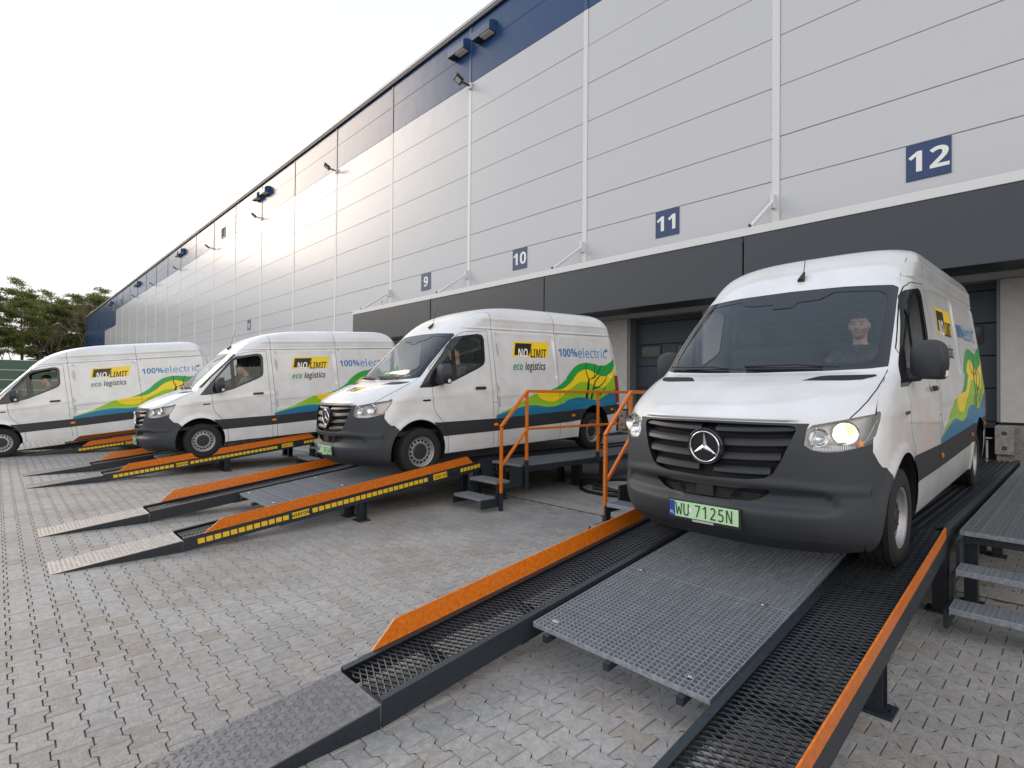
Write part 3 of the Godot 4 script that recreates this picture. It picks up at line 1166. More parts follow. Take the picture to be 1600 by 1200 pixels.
func tread_lozenges(x0: float, x1: float) -> ArrayMesh:
	# the raised drops of a tread plate laid on the wedge
	var b := MB.new()
	var slope := atan(0.121 / (FOOT - JOINT))
	var B0 := Basis(Vector3.RIGHT, slope)
	var pitch := 0.036
	var nx := int((x1 - x0 - 0.02) / pitch)
	var nz := int((FOOT - JOINT - 0.02) / pitch)
	for i in nx:
		for j in nz:
			var x := x0 + 0.022 + i * pitch
			var z := FOOT - 0.022 - j * pitch
			var y := (FOOT - z) * 0.120 / (FOOT - JOINT) + 0.0075
			var t := Transform3D(B0 * Basis(Vector3.UP, PI / 4 if (i + j) % 2 == 0 else -PI / 4), Vector3(x, y, z))
			var l := 0.0185
			var w := 0.0050
			var h := 0.0042
			var P := [Vector3(-l, 0, 0), Vector3(0, 0, w), Vector3(l, 0, 0), Vector3(0, 0, -w)]
			var a := t * Vector3(-l * 0.45, h, 0)
			var c := t * Vector3(l * 0.45, h, 0)
			var up := B0 * Vector3.UP
			var nf := (t.basis * Vector3(0, 0.8, 0.6)).normalized()
			var nb := (t.basis * Vector3(0, 0.8, -0.6)).normalized()
			b.tri(t * P[0], t * P[1], a, nf, nf, up)
			b.tri(a, t * P[1], c, up, nf, up)
			b.tri(c, t * P[1], t * P[2], up, nf, nf)
			b.tri(t * P[0], t * P[3], a, nb, nb, up)
			b.tri(a, t * P[3], c, up, nb, up)
			b.tri(c, t * P[3], t * P[2], up, nb, nb)
	return b.mesh()


var RM := {}


func ramp_meshes() -> void:
	var b: MB
	for s in [-1, 1]:
		var k := "L" if s < 0 else "R"
		var xa: float = minf(s * INN, s * OUT)
		var xb: float = maxf(s * INN, s * OUT)
		# wedge: the sloping plate and its dark cheeks
		b = MB.new()
		b.prism(Transform3D(Basis(Vector3(0, 0, -1), Vector3(0, 1, 0), Vector3(1, 0, 0)), Vector3(xa, 0, 0)), PackedVector2Array([Vector2(-FOOT, 0.001), Vector2(-FOOT, 0.007), Vector2(-JOINT - 0.004, 0.127), Vector2(-JOINT - 0.004, 0.119)]), xb - xa)
		RM["plate" + k] = b.mesh()
		RM["drops" + k] = tread_lozenges(xa, xb)
		b = MB.new()
		for x in [xa + 0.004, xb - 0.012]:
			b.prism(Transform3D(Basis(Vector3(0, 0, -1), Vector3(0, 1, 0), Vector3(1, 0, 0)), Vector3(x, 0, 0)), PackedVector2Array([Vector2(-FOOT + 0.02, 0.0), Vector2(-FOOT + 0.06, 0.006), Vector2(-JOINT - 0.006, 0.117), Vector2(-JOINT - 0.006, 0.0)]), 0.008)
		b.bx(xa + 0.01, xb - 0.01, 0.005, 0.112, JOINT + 0.006, JOINT + 0.014)
		RM["cheek" + k] = b.mesh()
		# beams left and right of the track: a web and two flanges
		for e in [0, 1]:
			var x: float = xa if e == 0 else xb
			var o: float = 1.0 if e == 0 else -1.0
			b = MB.new()
			sloped(b, x if o > 0 else x - 0.008, x + 0.008 if o > 0 else x, JOINT - 0.004, HEAD, -0.125, 0.012)
			sloped(b, minf(x, x + o * 0.045), maxf(x, x + o * 0.045), JOINT - 0.004, HEAD, 0.0125, 0.020)
			sloped(b, minf(x, x + o * 0.05), maxf(x, x + o * 0.05), JOINT - 1.02, HEAD, -0.132, -0.1255)
			b.bx(minf(x, x + o * 0.008), maxf(x, x + o * 0.008), 0.636 - 0.125, 0.648, 0.36, HEAD - 0.002)
			b.bx(minf(x, x + o * 0.06), maxf(x, x + o * 0.06), 0.6485, 0.656, 0.36, HEAD - 0.002)
			RM["beam%s%d" % [k, e]] = b.mesh()
		RM["mesh" + k] = expanded_metal(xa + 0.012, xb - 0.012, JOINT - 0.03, HEAD + 0.02)
		# cross bars under the deck
		for i in 6:
			b = MB.new()
			var z := JOINT - 0.5 - i * 0.756
			b.bar(Vector3(xa + 0.01, ramp_y(z) - 0.05, z), Vector3(xb - 0.01, ramp_y(z) - 0.05, z), 0.05, 0.05)
			RM["cross%s%d" % [k, i]] = b.mesh()
		# ridged sheet on the level part
		b = MB.new()
		var n := 5
		var w := (xb - xa - 0.12) / n
		for i in n:
			var x0 := xa + 0.06 + i * w
			var P := [Vector2(0, 0), Vector2(w * 0.25, 0), Vector2(w * 0.38, 0.022), Vector2(w * 0.72, 0.022), Vector2(w * 0.85, 0), Vector2(w, 0)]
			for q in P.size() - 1:
				var d: Vector2 = (P[q + 1] - P[q]).normalized()
				b.quad(Vector3(x0 + P[q].x, 0.617 + P[q].y, 0.38), Vector3(x0 + P[q + 1].x, 0.617 + P[q + 1].y, 0.38), Vector3(x0 + P[q + 1].x, 0.617 + P[q + 1].y, HEAD - 0.01), Vector3(x0 + P[q].x, 0.617 + P[q].y, HEAD - 0.01), Vector3(-d.y, d.x, 0))
		RM["sheet" + k] = b.mesh()
		# the orange wheel guard, flared a little outwards
		b = MB.new()
		var xr: float = s * (OUT - 0.004)
		var fl: float = s * 0.016
		var pr := PackedVector2Array([Vector2(-11.36, 0.021), Vector2(-11.19, 0.145), Vector2(-7.69, 0.145), Vector2(-7.56, 0.021)])
		var q0 := []
		var q1 := []
		for p in pr:
			var y := ramp_y(-p.x) + p.y
			q0.append(Vector3(xr + fl * (p.y / 0.12), y, -p.x))
			q1.append(Vector3(xr + fl * (p.y / 0.12) + s * 0.009, y, -p.x))
		var nx := Vector3(s, -0.13 * s * s, 0).normalized()
		b.quad(q1[0], q1[1], q1[2], q1[3], nx)
		b.quad(q0[0], q0[1], q0[2], q0[3], -nx)
		for i in 4:
			var j := (i + 1) % 4
			var d: Vector3 = (q0[j] - q0[i]).normalized()
			b.quad(q0[i], q0[j], q1[j], q1[i], Vector3(0, d.z, -d.y).normalized() * (1.0 if i == 1 else 1.0))
		RM["rail" + k] = b.mesh()
	# middle gratings
	RM["grate0"] = grating(-0.605, 0.605, 10.47, 9.39, 0.0345, 0.0345, 0.030)
	RM["grate1"] = grating(-0.605, 0.605, 9.38, 8.31, 0.0345, 0.0345, 0.030)
	RM["grate2"] = grating(-0.605, 0.605, 8.30, HEAD + 0.01, 0.0345, 0.0345, 0.030)
	RM["grate3"] = grating(-0.605, 0.605, HEAD - 0.01, 5.0, 0.0345, 0.0345, 0.030)
	RM["grate4"] = grating(-0.605, 0.605, 4.99, 2.7, 0.0345, 0.0345, 0.030)
	RM["grate5"] = grating(-0.605, 0.605, 2.69, 0.38, 0.0345, 0.0345, 0.030)
	for x in [-0.47, 0.0, 0.46]:
		b = MB.new()
		sloped(b, x - 0.02, x + 0.02, 10.505, HEAD, -0.075, -0.033)
		b.bx(x - 0.02, x + 0.02, 0.56, 0.603, 0.4, HEAD)
		RM["bearer%d" % int(x * 10)] = b.mesh()
	b = MB.new()
	for p in [[-0.49, 10.38], [0.445, 10.37], [0.43, 9.40], [-0.49, 9.40], [0.43, 8.33], [-0.49, 8.33]]:
		var t := slope_tf(p[0], p[1], 0.003)
		b.box(t, Vector3(0.055, 0.005, 0.03), 0.001)
		b.lathe(t, [Vector2(0.009, 0.0), Vector2(0.009, 0.009), Vector2(0, 0.009)], 8)
	RM["clips"] = b.mesh()
	b = MB.new()
	b.bx(-0.05, 0.05, -0.001, 0.0, -0.05, 0.05)
	# one leg: an H section on a foot plate; its top is cut by the caller
	b = MB.new()
	b.bx(-0.05, 0.05, 0.0, 0.012, -0.085, 0.085, 0.003)
	RM["foot"] = b.mesh()


func leg_mesh(h: float) -> ArrayMesh:
	var b := MB.new()
	b.bx(-0.10, 0.10, 0.0, 0.014, -0.085, 0.085, 0.003)
	b.bx(-0.05, 0.05, 0.014, h, -0.05, -0.042)
	b.bx(-0.05, 0.05, 0.014, h, 0.042, 0.05)
	b.bx(-0.004, 0.004, 0.014, h, -0.042, 0.042)
	for s in [-1, 1]:
		b.lathe(Transform3D(Basis(), Vector3(s * 0.078, 0.014, 0)), [Vector2(0.011, 0), Vector2(0.011, 0.012), Vector2(0, 0.012)], 6)
	return b.mesh()


func make_ramp(label: String, bay: float, worn: bool) -> Node3D:
	var t := thing("loading_ramp", label, "ramp", Vector3(bay, 0, 0), "steel loading ramps in front of the docks")
	for k in ["L", "R"]:
		var w := obj("wedge_plate", RM["plate" + k], M.tread_worn if worn else M.tread_plate, t)
		obj("raised_drops", RM["drops" + k], M.tread_worn if worn else M.tread_plate, w, "stuff")
		obj("cheek", RM["cheek" + k], M.navy_steel, w)
		for e in [0, 1]:
			obj("beam", RM["beam%s%d" % [k, e]], M.navy_steel, t)
		obj("expanded_metal", RM["mesh" + k], M.deck_steel, t, "stuff")
		for i in 6:
			obj("cross_bar", RM["cross%s%d" % [k, i]], M.navy_steel, t)
		obj("ridged_sheet", RM["sheet" + k], M.navy_steel, t)
		obj("wheel_guard", RM["rail" + k], M.orange, t)
	for i in 6:
		obj("grating", RM["grate%d" % i], M.galvanised, t)
	for x in [-4, 0, 4]:
		obj("bearer", RM["bearer%d" % x], M.navy_steel, t)
	obj("clips", RM.clips, M.bolt, t, "stuff")
	for z in [9.44, 7.42, 5.0, 2.4]:
		for x in [-1.06, -0.70, 0.70, 1.06]:
			var o := obj("leg", leg_mesh(ramp_y(z) - 0.13), M.navy_steel, t)
			o.position = Vector3(x, 0, z)
	return t


func ramp_print(t: Node3D) -> void:
	# yellow reflectors and plates on the outer beam that faces right
	var bold := SystemFont.new()
	bold.font_names = PackedStringArray(["Droid Sans"])
	bold.font_weight = 700
	var x := OUT + 0.0015
	var b := MB.new()
	b.box(Transform3D(), Vector3(0.003, 0.056, 0.068), 0.001)
	var sq := b.mesh()
	var zs := []
	for i in 12:
		zs.append(11.385 - i * 0.083)
	for i in 21:
		zs.append(10.11 - i * 0.083)
	for i in 6:
		zs.append(7.78 - i * 0.068)
	for i in zs.size():
		var o := obj("reflector", sq, M.yellow_sticker, t)
		o.transform = slope_tf(x, zs[i], -0.052)
		if i > 32:
			o.scale = Vector3(1, 1, 0.8)
	b = MB.new()
	b.box(Transform3D(), Vector3(0.003, 0.075, 0.215), 0.001)
	var pl := obj("maker_plate", b.mesh(), M.yellow_sticker, t)
	pl.transform = slope_tf(x, 10.29, -0.052)
	b = MB.new()
	b.text(Transform3D(Basis(Vector3(0, 0, -1), Vector3(0, 1, 0), Vector3(1, 0, 0)).scaled(Vector3(1, 1, 1)), Vector3(0.003, 0, 0)), "GERTON", 0.040, bold, 0.001)
	obj("lettering", b.mesh(), M.black_print, pl)
	b = MB.new()
	b.box(Transform3D(), Vector3(0.003, 0.085, 0.25), 0.001)
	pl = obj("load_plate", b.mesh(), M.yellow_sticker, t)
	pl.transform = slope_tf(x, 8.19, -0.048)
	b = MB.new()
	b.text(Transform3D(Basis(Vector3(0, 0, -1), Vector3(0, 1, 0), Vector3(1, 0, 0)), Vector3(0.003, 0, -0.08)), "3.5", 0.036, bold, 0.001)
	for i in 3:
		b.bx(0.0025, 0.0035, -0.022 + i * 0.018, -0.016 + i * 0.018, -0.02, 0.10)
	obj("lettering", b.mesh(), M.black_print, pl)
	b = MB.new()
	b.box(Transform3D(), Vector3(0.03, 0.07, 0.11), 0.004)
	pl = obj("junction_box", b.mesh(), M.black_plastic, t)
	pl.transform = slope_tf(x + 0.014, 7.94, -0.05)


# ------------------------------------------------------------------ walkways beside the ramps
func make_walkway(label: String, at: float, w: float, side: float) -> Node3D:
	# local x runs from 0 (at the ramp) to w; side -1 mirrors it to the ramp's left
	var t := thing("access_platform", label, "platform", Vector3(at, 0, 0), "grated walkways with steps beside the ramps")
	var X := func(x: float) -> float: return x * side
	var b: MB
	var seams := [7.20, 5.33, 3.5, 1.9, 0.36]
	for i in seams.size() - 1:
		b = MB.new()
		var x0: float = minf(X.call(0.015), X.call(w))
		var x1: float = maxf(X.call(0.015), X.call(w))
		var z0: float = seams[i] - 0.006
		var z1: float = seams[i + 1] + 0.006
		var y := 0.632
		var n := int(round((z0 - z1) / 0.0225))
		for j in n + 1:
			var z := lerpf(z0, z1, float(j) / n)
			b.bx(x0, x1, y - 0.026, y - 0.001, z - 0.0024, z + 0.0024)
		n = int(round((x1 - x0) / 0.060))
		for j in n + 1:
			var x := lerpf(x0, x1, float(j) / n)
			b.bx(x - 0.0028, x + 0.0028, y - 0.028, y, z1, z0)
		obj("grating", b.mesh(), M.walk_grating, t)
		b = MB.new()
		b.bx(x0, x1, y - 0.036, y + 0.001, z0 + 0.0005, z0 + 0.0055)
		obj("edge_bar", b.mesh(), M.galvanised, t)
	# frame below
	for x in [0.05, w - 0.03]:
		b = MB.new()
		b.bx(X.call(x) - 0.03, X.call(x) + 0.03, 0.515, 0.598, 0.36, 7.16, 0.004)
		obj("frame_beam", b.mesh(), M.navy_steel, t)
	for z in [7.12, 5.33, 3.5, 1.9, 0.45]:
		b = MB.new()
		b.bx(minf(X.call(0.08), X.call(w - 0.06)), maxf(X.call(0.08), X.call(w - 0.06)), 0.53, 0.595, z - 0.03, z + 0.03)
		obj("cross_bar", b.mesh(), M.navy_steel, t)
	for z in [7.02, 5.06, 2.6]:
		for x in [0.07, w - 0.07]:
			if z > 7.0 and x > 0.1:
				continue
			b = MB.new()
			b.bx(X.call(x) - 0.045, X.call(x) + 0.045, 0.0, 0.515, z - 0.045, z + 0.045, 0.004)
			b.bx(X.call(x) - 0.08, X.call(x) + 0.08, 0.0, 0.012, z - 0.08, z + 0.08, 0.003)
			obj("leg", b.mesh(), M.navy_steel, t)
	# two steps hung on bent stringers
	for x in [0.03, w + 0.005]:
		b = MB.new()
		var P := PackedVector2Array([Vector2(-7.99, 0.06), Vector2(-7.99, 0.185), Vector2(-7.70, 0.185), Vector2(-7.70, 0.385), Vector2(-7.42, 0.385), Vector2(-7.42, 0.60), Vector2(-7.17, 0.60), Vector2(-7.17, 0.30), Vector2(-7.60, 0.30), Vector2(-7.60, 0.06)])
		b.prism(Transform3D(Basis(Vector3(0, 0, -1), Vector3(0, 1, 0), Vector3(1, 0, 0)), Vector3(X.call(x) - 0.012, 0, 0)), P, 0.024)
		obj("stringer", b.mesh(), M.navy_steel, t)
		b = MB.new()
		for p in [[7.93, 0.12], [7.74, 0.12], [7.62, 0.33], [7.40, 0.33]]:
			for e in [-1, 1]:
				b.lathe(Transform3D(Basis(Vector3.FORWARD, -e * PI / 2.0), Vector3(X.call(x) + e * 0.012, p[1], p[0])), [Vector2(0.013, 0.0), Vector2(0.013, 0.008), Vector2(0, 0.008)], 6)
		obj("bolts", b.mesh(), M.bolt, t, "stuff")
	for st in [[7.98, 7.715, 0.21], [7.68, 7.42, 0.42]]:
		b = MB.new()
		var x0: float = minf(X.call(0.05), X.call(w - 0.012))
		var x1: float = maxf(X.call(0.05), X.call(w - 0.012))
		var y: float = st[2]
		var n := int(round((x1 - x0) / 0.033))
		for j in n + 1:
			var x := lerpf(x0, x1, float(j) / n)
			b.bx(x - 0.002, x + 0.002, y - 0.028, y, st[1], st[0])
		n = 11
		for j in n + 1:
			var z := lerpf(st[0], st[1], float(j) / n)
			b.bx(x0, x1, y - 0.024, y - 0.0005, z - 0.0018, z + 0.0018)
		var tr := obj("step_tread", b.mesh(), M.galvanised, t)
		b = MB.new()
		b.bx(x0, x1, y - 0.04, y + 0.002, st[0] + 0.003, st[0] + 0.012, 0.002)
		b.bx(x0, x0 + 0.006, y - 0.055, y - 0.03, st[1], st[0])
		b.bx(x1 - 0.006, x1, y - 0.055, y - 0.03, st[1], st[0])
		obj("nosing", b.mesh(), M.galvanised, tr)
	# orange handrail on the outer side
	var hx: float = X.call(w + 0.045)
	var tube := 0.042
	for p in [[7.645, 0.0, 0.26], [7.12, 0.26, 0.70], [5.35, 0.50, 0.71], [3.6, 0.50, 0.71], [1.85, 0.50, 0.71]]:
		b = MB.new()
		b.bx(hx - 0.026, hx + 0.026, p[1], p[2], p[0] - 0.026, p[0] + 0.026, 0.004)
		if p[1] > 0.1:
			b.bx(minf(hx, X.call(w)), maxf(hx, X.call(w)), 0.53, 0.58, p[0] - 0.02, p[0] + 0.02)
		obj("post_sleeve", b.mesh(), M.navy_steel, t)
	var hr := Node3D.new()
	hr.name = "handrail"
	t.add_child(hr)
	for p in [[7.645, 0.26, 1.245], [7.12, 0.70, 1.74], [5.35, 0.71, 1.74], [3.6, 0.71, 1.74], [1.85, 0.71, 1.74]]:
		b = MB.new()
		b.bx(hx - tube / 2, hx + tube / 2, p[1], p[2], p[0] - tube / 2, p[0] + tube / 2, 0.005)
		obj("post", b.mesh(), M.orange, hr)
	b = MB.new()
	b.bar(Vector3(hx, 1.228, 7.662), Vector3(hx, 1.768, 7.108), tube, tube, 0.005)
	b.bar(Vector3(hx, 1.758, 7.13), Vector3(hx, 1.758, 0.9), tube + 0.002, tube + 0.002, 0.005)
	obj("top_rail", b.mesh(), M.orange, hr)
	b = MB.new()
	b.bar(Vector3(hx, 0.66, 7.63), Vector3(hx, 1.185, 7.11), tube - 0.004, tube - 0.004, 0.005)
	b.bar(Vector3(hx, 1.18, 7.12), Vector3(hx, 1.18, 0.9), tube - 0.004, tube - 0.004, 0.005)
	obj("mid_rail", b.mesh(), M.orange, hr)
	return t


func make_ramps() -> void:
	ramp_meshes()
	var words := ["steel loading ramp in the foreground, dark expanded metal tracks and a grating between", "steel loading ramp with pale worn wedges, second from the right", "steel loading ramp under the third van from the right, dark wedges", "steel loading ramp farthest away, its van driven off the end"]
	for i in 4:
		var t := make_ramp(words[i], BAYS[i], i == 1)
		if i > 0:
			ramp_print(t)
	make_walkway("grated walkway with two steps at the right edge of the foreground ramp", BAYS[0] + OUT + 0.03, 0.68, 1.0)
	make_walkway("grated walkway with steps and orange handrail, left of the foreground ramp", BAYS[0] - OUT - 0.03, 0.96, -1.0)
	make_walkway("grated walkway with orange handrail right of the second ramp, nearest in full view", BAYS[1] + OUT + 0.03, 0.68, 1.0)
	make_walkway("grated walkway mostly hidden behind the second van's nose", BAYS[1] - OUT - 0.03, 0.96, -1.0)
	make_walkway("grated walkway right of the third ramp, behind the second van", BAYS[2] + OUT + 0.03, 0.68, 1.0)
	make_walkway("grated walkway right of the farthest ramp, behind the third van", BAYS[3] + OUT + 0.03, 0.68, 1.0)
	# a coil of black hose on a round cover
	var t := thing("manhole_cover", "round pale concrete manhole ring on the paving near the hose", "manhole", Vector3(-5.75, 0, 4.75))
	var b := MB.new()
	b.lathe(Transform3D(), [Vector2(0.46, -0.05), Vector2(0.46, 0.05), Vector2(0.43, 0.075), Vector2(0.33, 0.085), Vector2(0.31, 0.07), Vector2(0, 0.068)], 36)
	obj("ring", b.mesh(), M.slab, t)
	t = thing("hose", "black rubber hose coiled on the paving below the orange handrail", "hose", Vector3(-5.75, 0, 4.85))
	b = MB.new()
	var pts := []
	for i in 90:
		var a := i * 0.16
		var r := 0.62 + 0.10 * sin(i * 0.21) + i * 0.0012
		pts.append(Vector3(cos(a) * r * 1.25, 0.035 + 0.02 * sin(i * 0.4) + (0.10 * maxf(0.0, sin(i * 0.16 - 0.6)) if i > 40 else 0.0), sin(a) * r))
	b.tube(pts, 0.032, 8)
	obj("coil", b.mesh(), M.hose, t)


# ------------------------------------------------------------------ the vans
# local axes: z forwards from the front axle, x to the driver's (left) side, y up from the tyre's foot
const Y0 := 0.15
const Y1 := 2.688
const NT := 900
var T_zf := PackedFloat32Array()
var T_w := PackedFloat32Array()
var T_L := PackedFloat32Array()
var T_n := PackedFloat32Array()
var T_zr := PackedFloat32Array()
const USP := 0.93


func spline(pts: Array, y: float) -> float:
	if y <= pts[0][0]:
		return pts[0][1]
	for i in pts.size() - 1:
		if y <= pts[i + 1][0]:
			var h: float = pts[i + 1][0] - pts[i][0]
			var t: float = (y - pts[i][0]) / h
			var m := [0.0, 0.0]
			for e in 2:
				var k: int = i + e
				if k == 0:
					m[e] = (pts[1][1] - pts[0][1]) / (pts[1][0] - pts[0][0])
				elif k == pts.size() - 1:
					m[e] = (pts[k][1] - pts[k - 1][1]) / (pts[k][0] - pts[k - 1][0])
				else:
					var a: float = (pts[k][1] - pts[k - 1][1]) / (pts[k][0] - pts[k - 1][0])
					var b: float = (pts[k + 1][1] - pts[k][1]) / (pts[k + 1][0] - pts[k][0])
					m[e] = 0.0 if a * b <= 0.0 else 2.0 * a * b / (a + b)
			var t2 := t * t
			var t3 := t2 * t
			return (2 * t3 - 3 * t2 + 1) * pts[i][1] + (t3 - 2 * t2 + t) * h * m[0] + (-2 * t3 + 3 * t2) * pts[i + 1][1] + (t3 - t2) * h * m[1]
	return pts[pts.size() - 1][1]


func van_tables() -> void:
	var zf := [[0.15, 0.78], [0.22, 0.90], [0.30, 0.975], [0.38, 1.015], [0.46, 1.03], [0.52, 1.025], [0.60, 1.015], [0.72, 1.015], [0.85, 1.01], [0.97, 0.99], [1.04, 0.965], [1.075, 0.945], [1.11, 0.91], [1.16, 0.83], [1.22, 0.70], [1.28, 0.545], [1.34, 0.36], [1.39, 0.19], [1.42, 0.12], [1.60, -0.065], [1.80, -0.275], [2.0, -0.495], [2.165, -0.68], [2.25, -0.775], [2.35, -0.905], [2.45, -1.07], [2.55, -1.31], [2.62, -1.60], [2.66, -1.95], [2.680, -2.35], [2.688, -2.9]]
	var w := [[0.15, 0.90], [0.22, 0.945], [0.30, 0.975], [0.50, 0.998], [0.80, 1.008], [1.10, 1.004], [1.30, 0.985], [1.45, 0.968], [1.75, 0.938], [2.0, 0.906], [2.19, 0.882], [2.21, 0.874]]
	var L := [[0.15, 0.70], [0.5, 0.80], [1.0, 0.85], [1.15, 0.78], [1.28, 0.62], [1.42, 0.42], [1.8, 0.40], [2.15, 0.42], [2.35, 0.48], [2.55, 0.60], [2.688, 0.7]]
	var n := [[0.15, 2.6], [1.05, 2.5], [1.25, 2.9], [1.42, 3.8], [2.1, 3.8], [2.4, 3.6], [2.688, 3.0]]
	var zr := [[0.15, -4.86], [1.3, -4.87], [2.0, -4.80], [2.35, -4.70], [2.55, -4.56], [2.64, -4.42], [2.688, -4.2]]
	for i in NT:
		var y := lerpf(Y0, Y1, float(i) / (NT - 1))
		T_zf.append(spline(zf, y))
		var ww := spline(w, y)
		if y > 2.21:
			ww = 0.874 * pow(maxf(0.0, 1.0 - pow((y - 2.21) / (Y1 - 2.21), 3.6)), 1.0 / 3.6)
		T_w.append(ww)
		T_L.append(spline(L, y))
		T_n.append(spline(n, y))
		T_zr.append(spline(zr, y))


func lk(t: PackedFloat32Array, y: float) -> float:
	var f := clampf((y - Y0) / (Y1 - Y0), 0.0, 1.0) * (NT - 1)
	var i := mini(int(f), NT - 2)
	return lerpf(t[i], t[i + 1], f - i)


func sbox(px: float, py: float, cx: float, cy: float, hx: float, hy: float, r: float) -> float:
	var qx := absf(px - cx) - hx + r
	var qy := absf(py - cy) - hy + r
	return Vector2(maxf(qx, 0.0), maxf(qy, 0.0)).length() + minf(maxf(qx, qy), 0.0) - r


func front_z(x: float, y: float) -> float:
	var w := maxf(lk(T_w, y), 0.001)
	var q := minf(absf(x) / w, 0.9995)
	var n := lk(T_n, y)
	var z := lk(T_zf, y) - lk(T_L, y) * (1.0 - pow(1.0 - pow(q, n), 1.0 / n))
	if y < 1.0:
		var ax := absf(x)
		# the lip along the foot of the bumper
		var keep := 1.0 - smoothstep(0.70, 0.87, q)
		z += 0.022 * (1.0 - smoothstep(0.485, 0.505, y)) * smoothstep(0.24, 0.30, y) * keep
		# pockets beside the lower intake
		var d := sbox(ax, y, 0.50, 0.555, 0.33 - 0.9 * maxf(0.0, y - 0.53), 0.075, 0.06)
		z -= 0.034 * smoothstep(0.016, -0.055, d) * keep
		# a soft crease over the pocket
		z += 0.010 * smoothstep(0.05, 0.0, absf(y - 0.66 + 0.10 * maxf(0.0, ax - 0.55)))
	elif y > 1.08 and y < 1.40:
		# two raised folds along the bonnet
		var c := absf(x) - (0.56 + 0.55 * (y - 1.08))
		z += 0.012 * smoothstep(0.05, -0.05, c)
	return z


func side_x(z: float, y: float) -> float:
	var w := lk(T_w, y)
	var zf := lk(T_zf, y)
	var L := lk(T_L, y)
	var n := lk(T_n, y)
	var x := w
	if z > zf - L:
		var q := clampf((zf - z) / L, 0.0, 1.0)
		x = w * pow(maxf(0.0, 1.0 - pow(1.0 - q, n)), 1.0 / n)
	var zr := lk(T_zr, y)
	if z < zr + 0.30:
		var q := clampf((z - zr) / 0.30, 0.0, 1.0)
		x *= pow(maxf(0.0, 1.0 - pow(1.0 - q, 5.0)), 0.2)
	# pressed panels in the cargo side
	if z < -1.5 and z > -4.7:
		if y > 1.2 and y < 2.25:
			var lean := (2.16 - y) * 0.12
			var d := sbox(z, y, -2.23 - lean * 0.4, 1.775, 0.70 - lean * 0.3, 0.395, 0.08)
			var d2 := sbox(z, y, -3.76, 1.80, 0.77, 0.42, 0.09)
			x -= 0.016 * smoothstep(0.010, -0.014, minf(d, d2))
		x -= 0.007 * smoothstep(0.02, -0.02, absf(y - 1.02) - 0.09)
	# rain gutter and the fold above it
	x += 0.006 * smoothstep(0.014, 0.004, absf(y - 2.235)) if z < -0.75 else 0.0
	x -= 0.010 * smoothstep(0.012, 0.0, absf(y - 2.215)) if z < -0.75 else 0.0
	if z < -1.0:
		x += 0.008 * smoothstep(0.03, 0.0, absf(y - 2.40))
	# flared arches
	for c in [0.05, -3.93]:
		if absf(z - c) < 0.7 and y < 1.0:
			var e := Vector2((z - c) / 0.455, (y - 0.36) / (0.47 if c > 0 else 0.495)).length()
			x += 0.016 * smoothstep(1.22, 1.0, e)
	# shoulder fold on door and wing
	if z > -1.5 and z < 0.5 and y > 0.9 and y < 1.3:
		x += 0.007 * smoothstep(0.08, 0.0, absf(y - 1.16 + 0.05 * z))
	return x


func rear_z(x: float, y: float) -> float:
	var w := maxf(lk(T_w, y), 0.001)
	var q := minf(absf(x) / w, 0.9995)
	return lk(T_zr, y) + 0.30 * (1.0 - pow(1.0 - pow(q, 5.0), 0.2))


func split_front(y: float) -> float:
	var n := lk(T_n, y)
	return lk(T_zf, y) - lk(T_L, y) * (1.0 - pow(1.0 - pow(USP, n), 1.0 / n))


func split_rear(y: float) -> float:
	return lk(T_zr, y) + 0.30 * (1.0 - pow(1.0 - pow(USP, 5.0), 0.2))


# dom 0 front (p.x = x / half width), 1 side (p.x = z), 2 rear
func van_at(dom: int, p: Vector2) -> Array:
	var h := 0.003
	var y := p.y
	if dom == 1:
		var x := side_x(p.x, y)
		var ya := minf(y + h, Y1)
		var yb := y - h
		var dy := (side_x(p.x, ya) - side_x(p.x, yb)) / (ya - yb)
		var dz := (side_x(p.x + h, y) - side_x(p.x - h, y)) / (2 * h)
		if x < 0.02 and y > 2.6:
			return [Vector3(x, y, p.x), Vector3.UP]
		return [Vector3(x, y, p.x), Vector3(1, -dy, -dz).normalized()]
	var x := p.x * lk(T_w, y)
	var s := 1.0 if dom == 0 else -1.0
	var f := func(a: float, b: float) -> float: return front_z(a, b) if dom == 0 else rear_z(a, b)
	var ya := minf(y + h, Y1 - 0.001)
	var dzy: float = (f.call(x, ya) - f.call(x, y - h)) / (ya - y + h)
	var dzx: float = (f.call(x + h, y) - f.call(x - h, y)) / (2 * h)
	if y > Y1 - 0.003:
		return [Vector3(x, y, f.call(x, y)), Vector3.UP]
	return [Vector3(x, y, f.call(x, y)), Vector3(-dzx * s, -dzy * s, s).normalized()]


var van_cache := [{}, {}, {}]


func van_pt(dom: int, p: Vector2) -> Array:
	var key := Vector2i(int(round(p.x * 20000.0)), int(round(p.y * 20000.0)))
	var c: Dictionary = van_cache[dom]
	if not c.has(key):
		c[key] = van_at(dom, p)
	return c[key]


func fx(poly: Array) -> PackedVector2Array:
	# front outline given in metres across -> share of the half width
	var out := PackedVector2Array()
	for i in poly.size():
		var a: Vector2 = poly[i]
		var b: Vector2 = poly[(i + 1) % poly.size()]
		var n := maxi(1, int(a.distance_to(b) / 0.08))
		for k in n:
			var q := a.lerp(b, float(k) / n)
			out.append(Vector2(q.x / lk(T_w, q.y), q.y))
	return out


func V(a: Array) -> Array:
	var out := []
	for p in a:
		out.append(Vector2(p[0], p[1]))
	return out


func P2(a: Array) -> PackedVector2Array:
	var out := PackedVector2Array()
	for p in a:
		out.append(Vector2(p[0], p[1]))
	return out


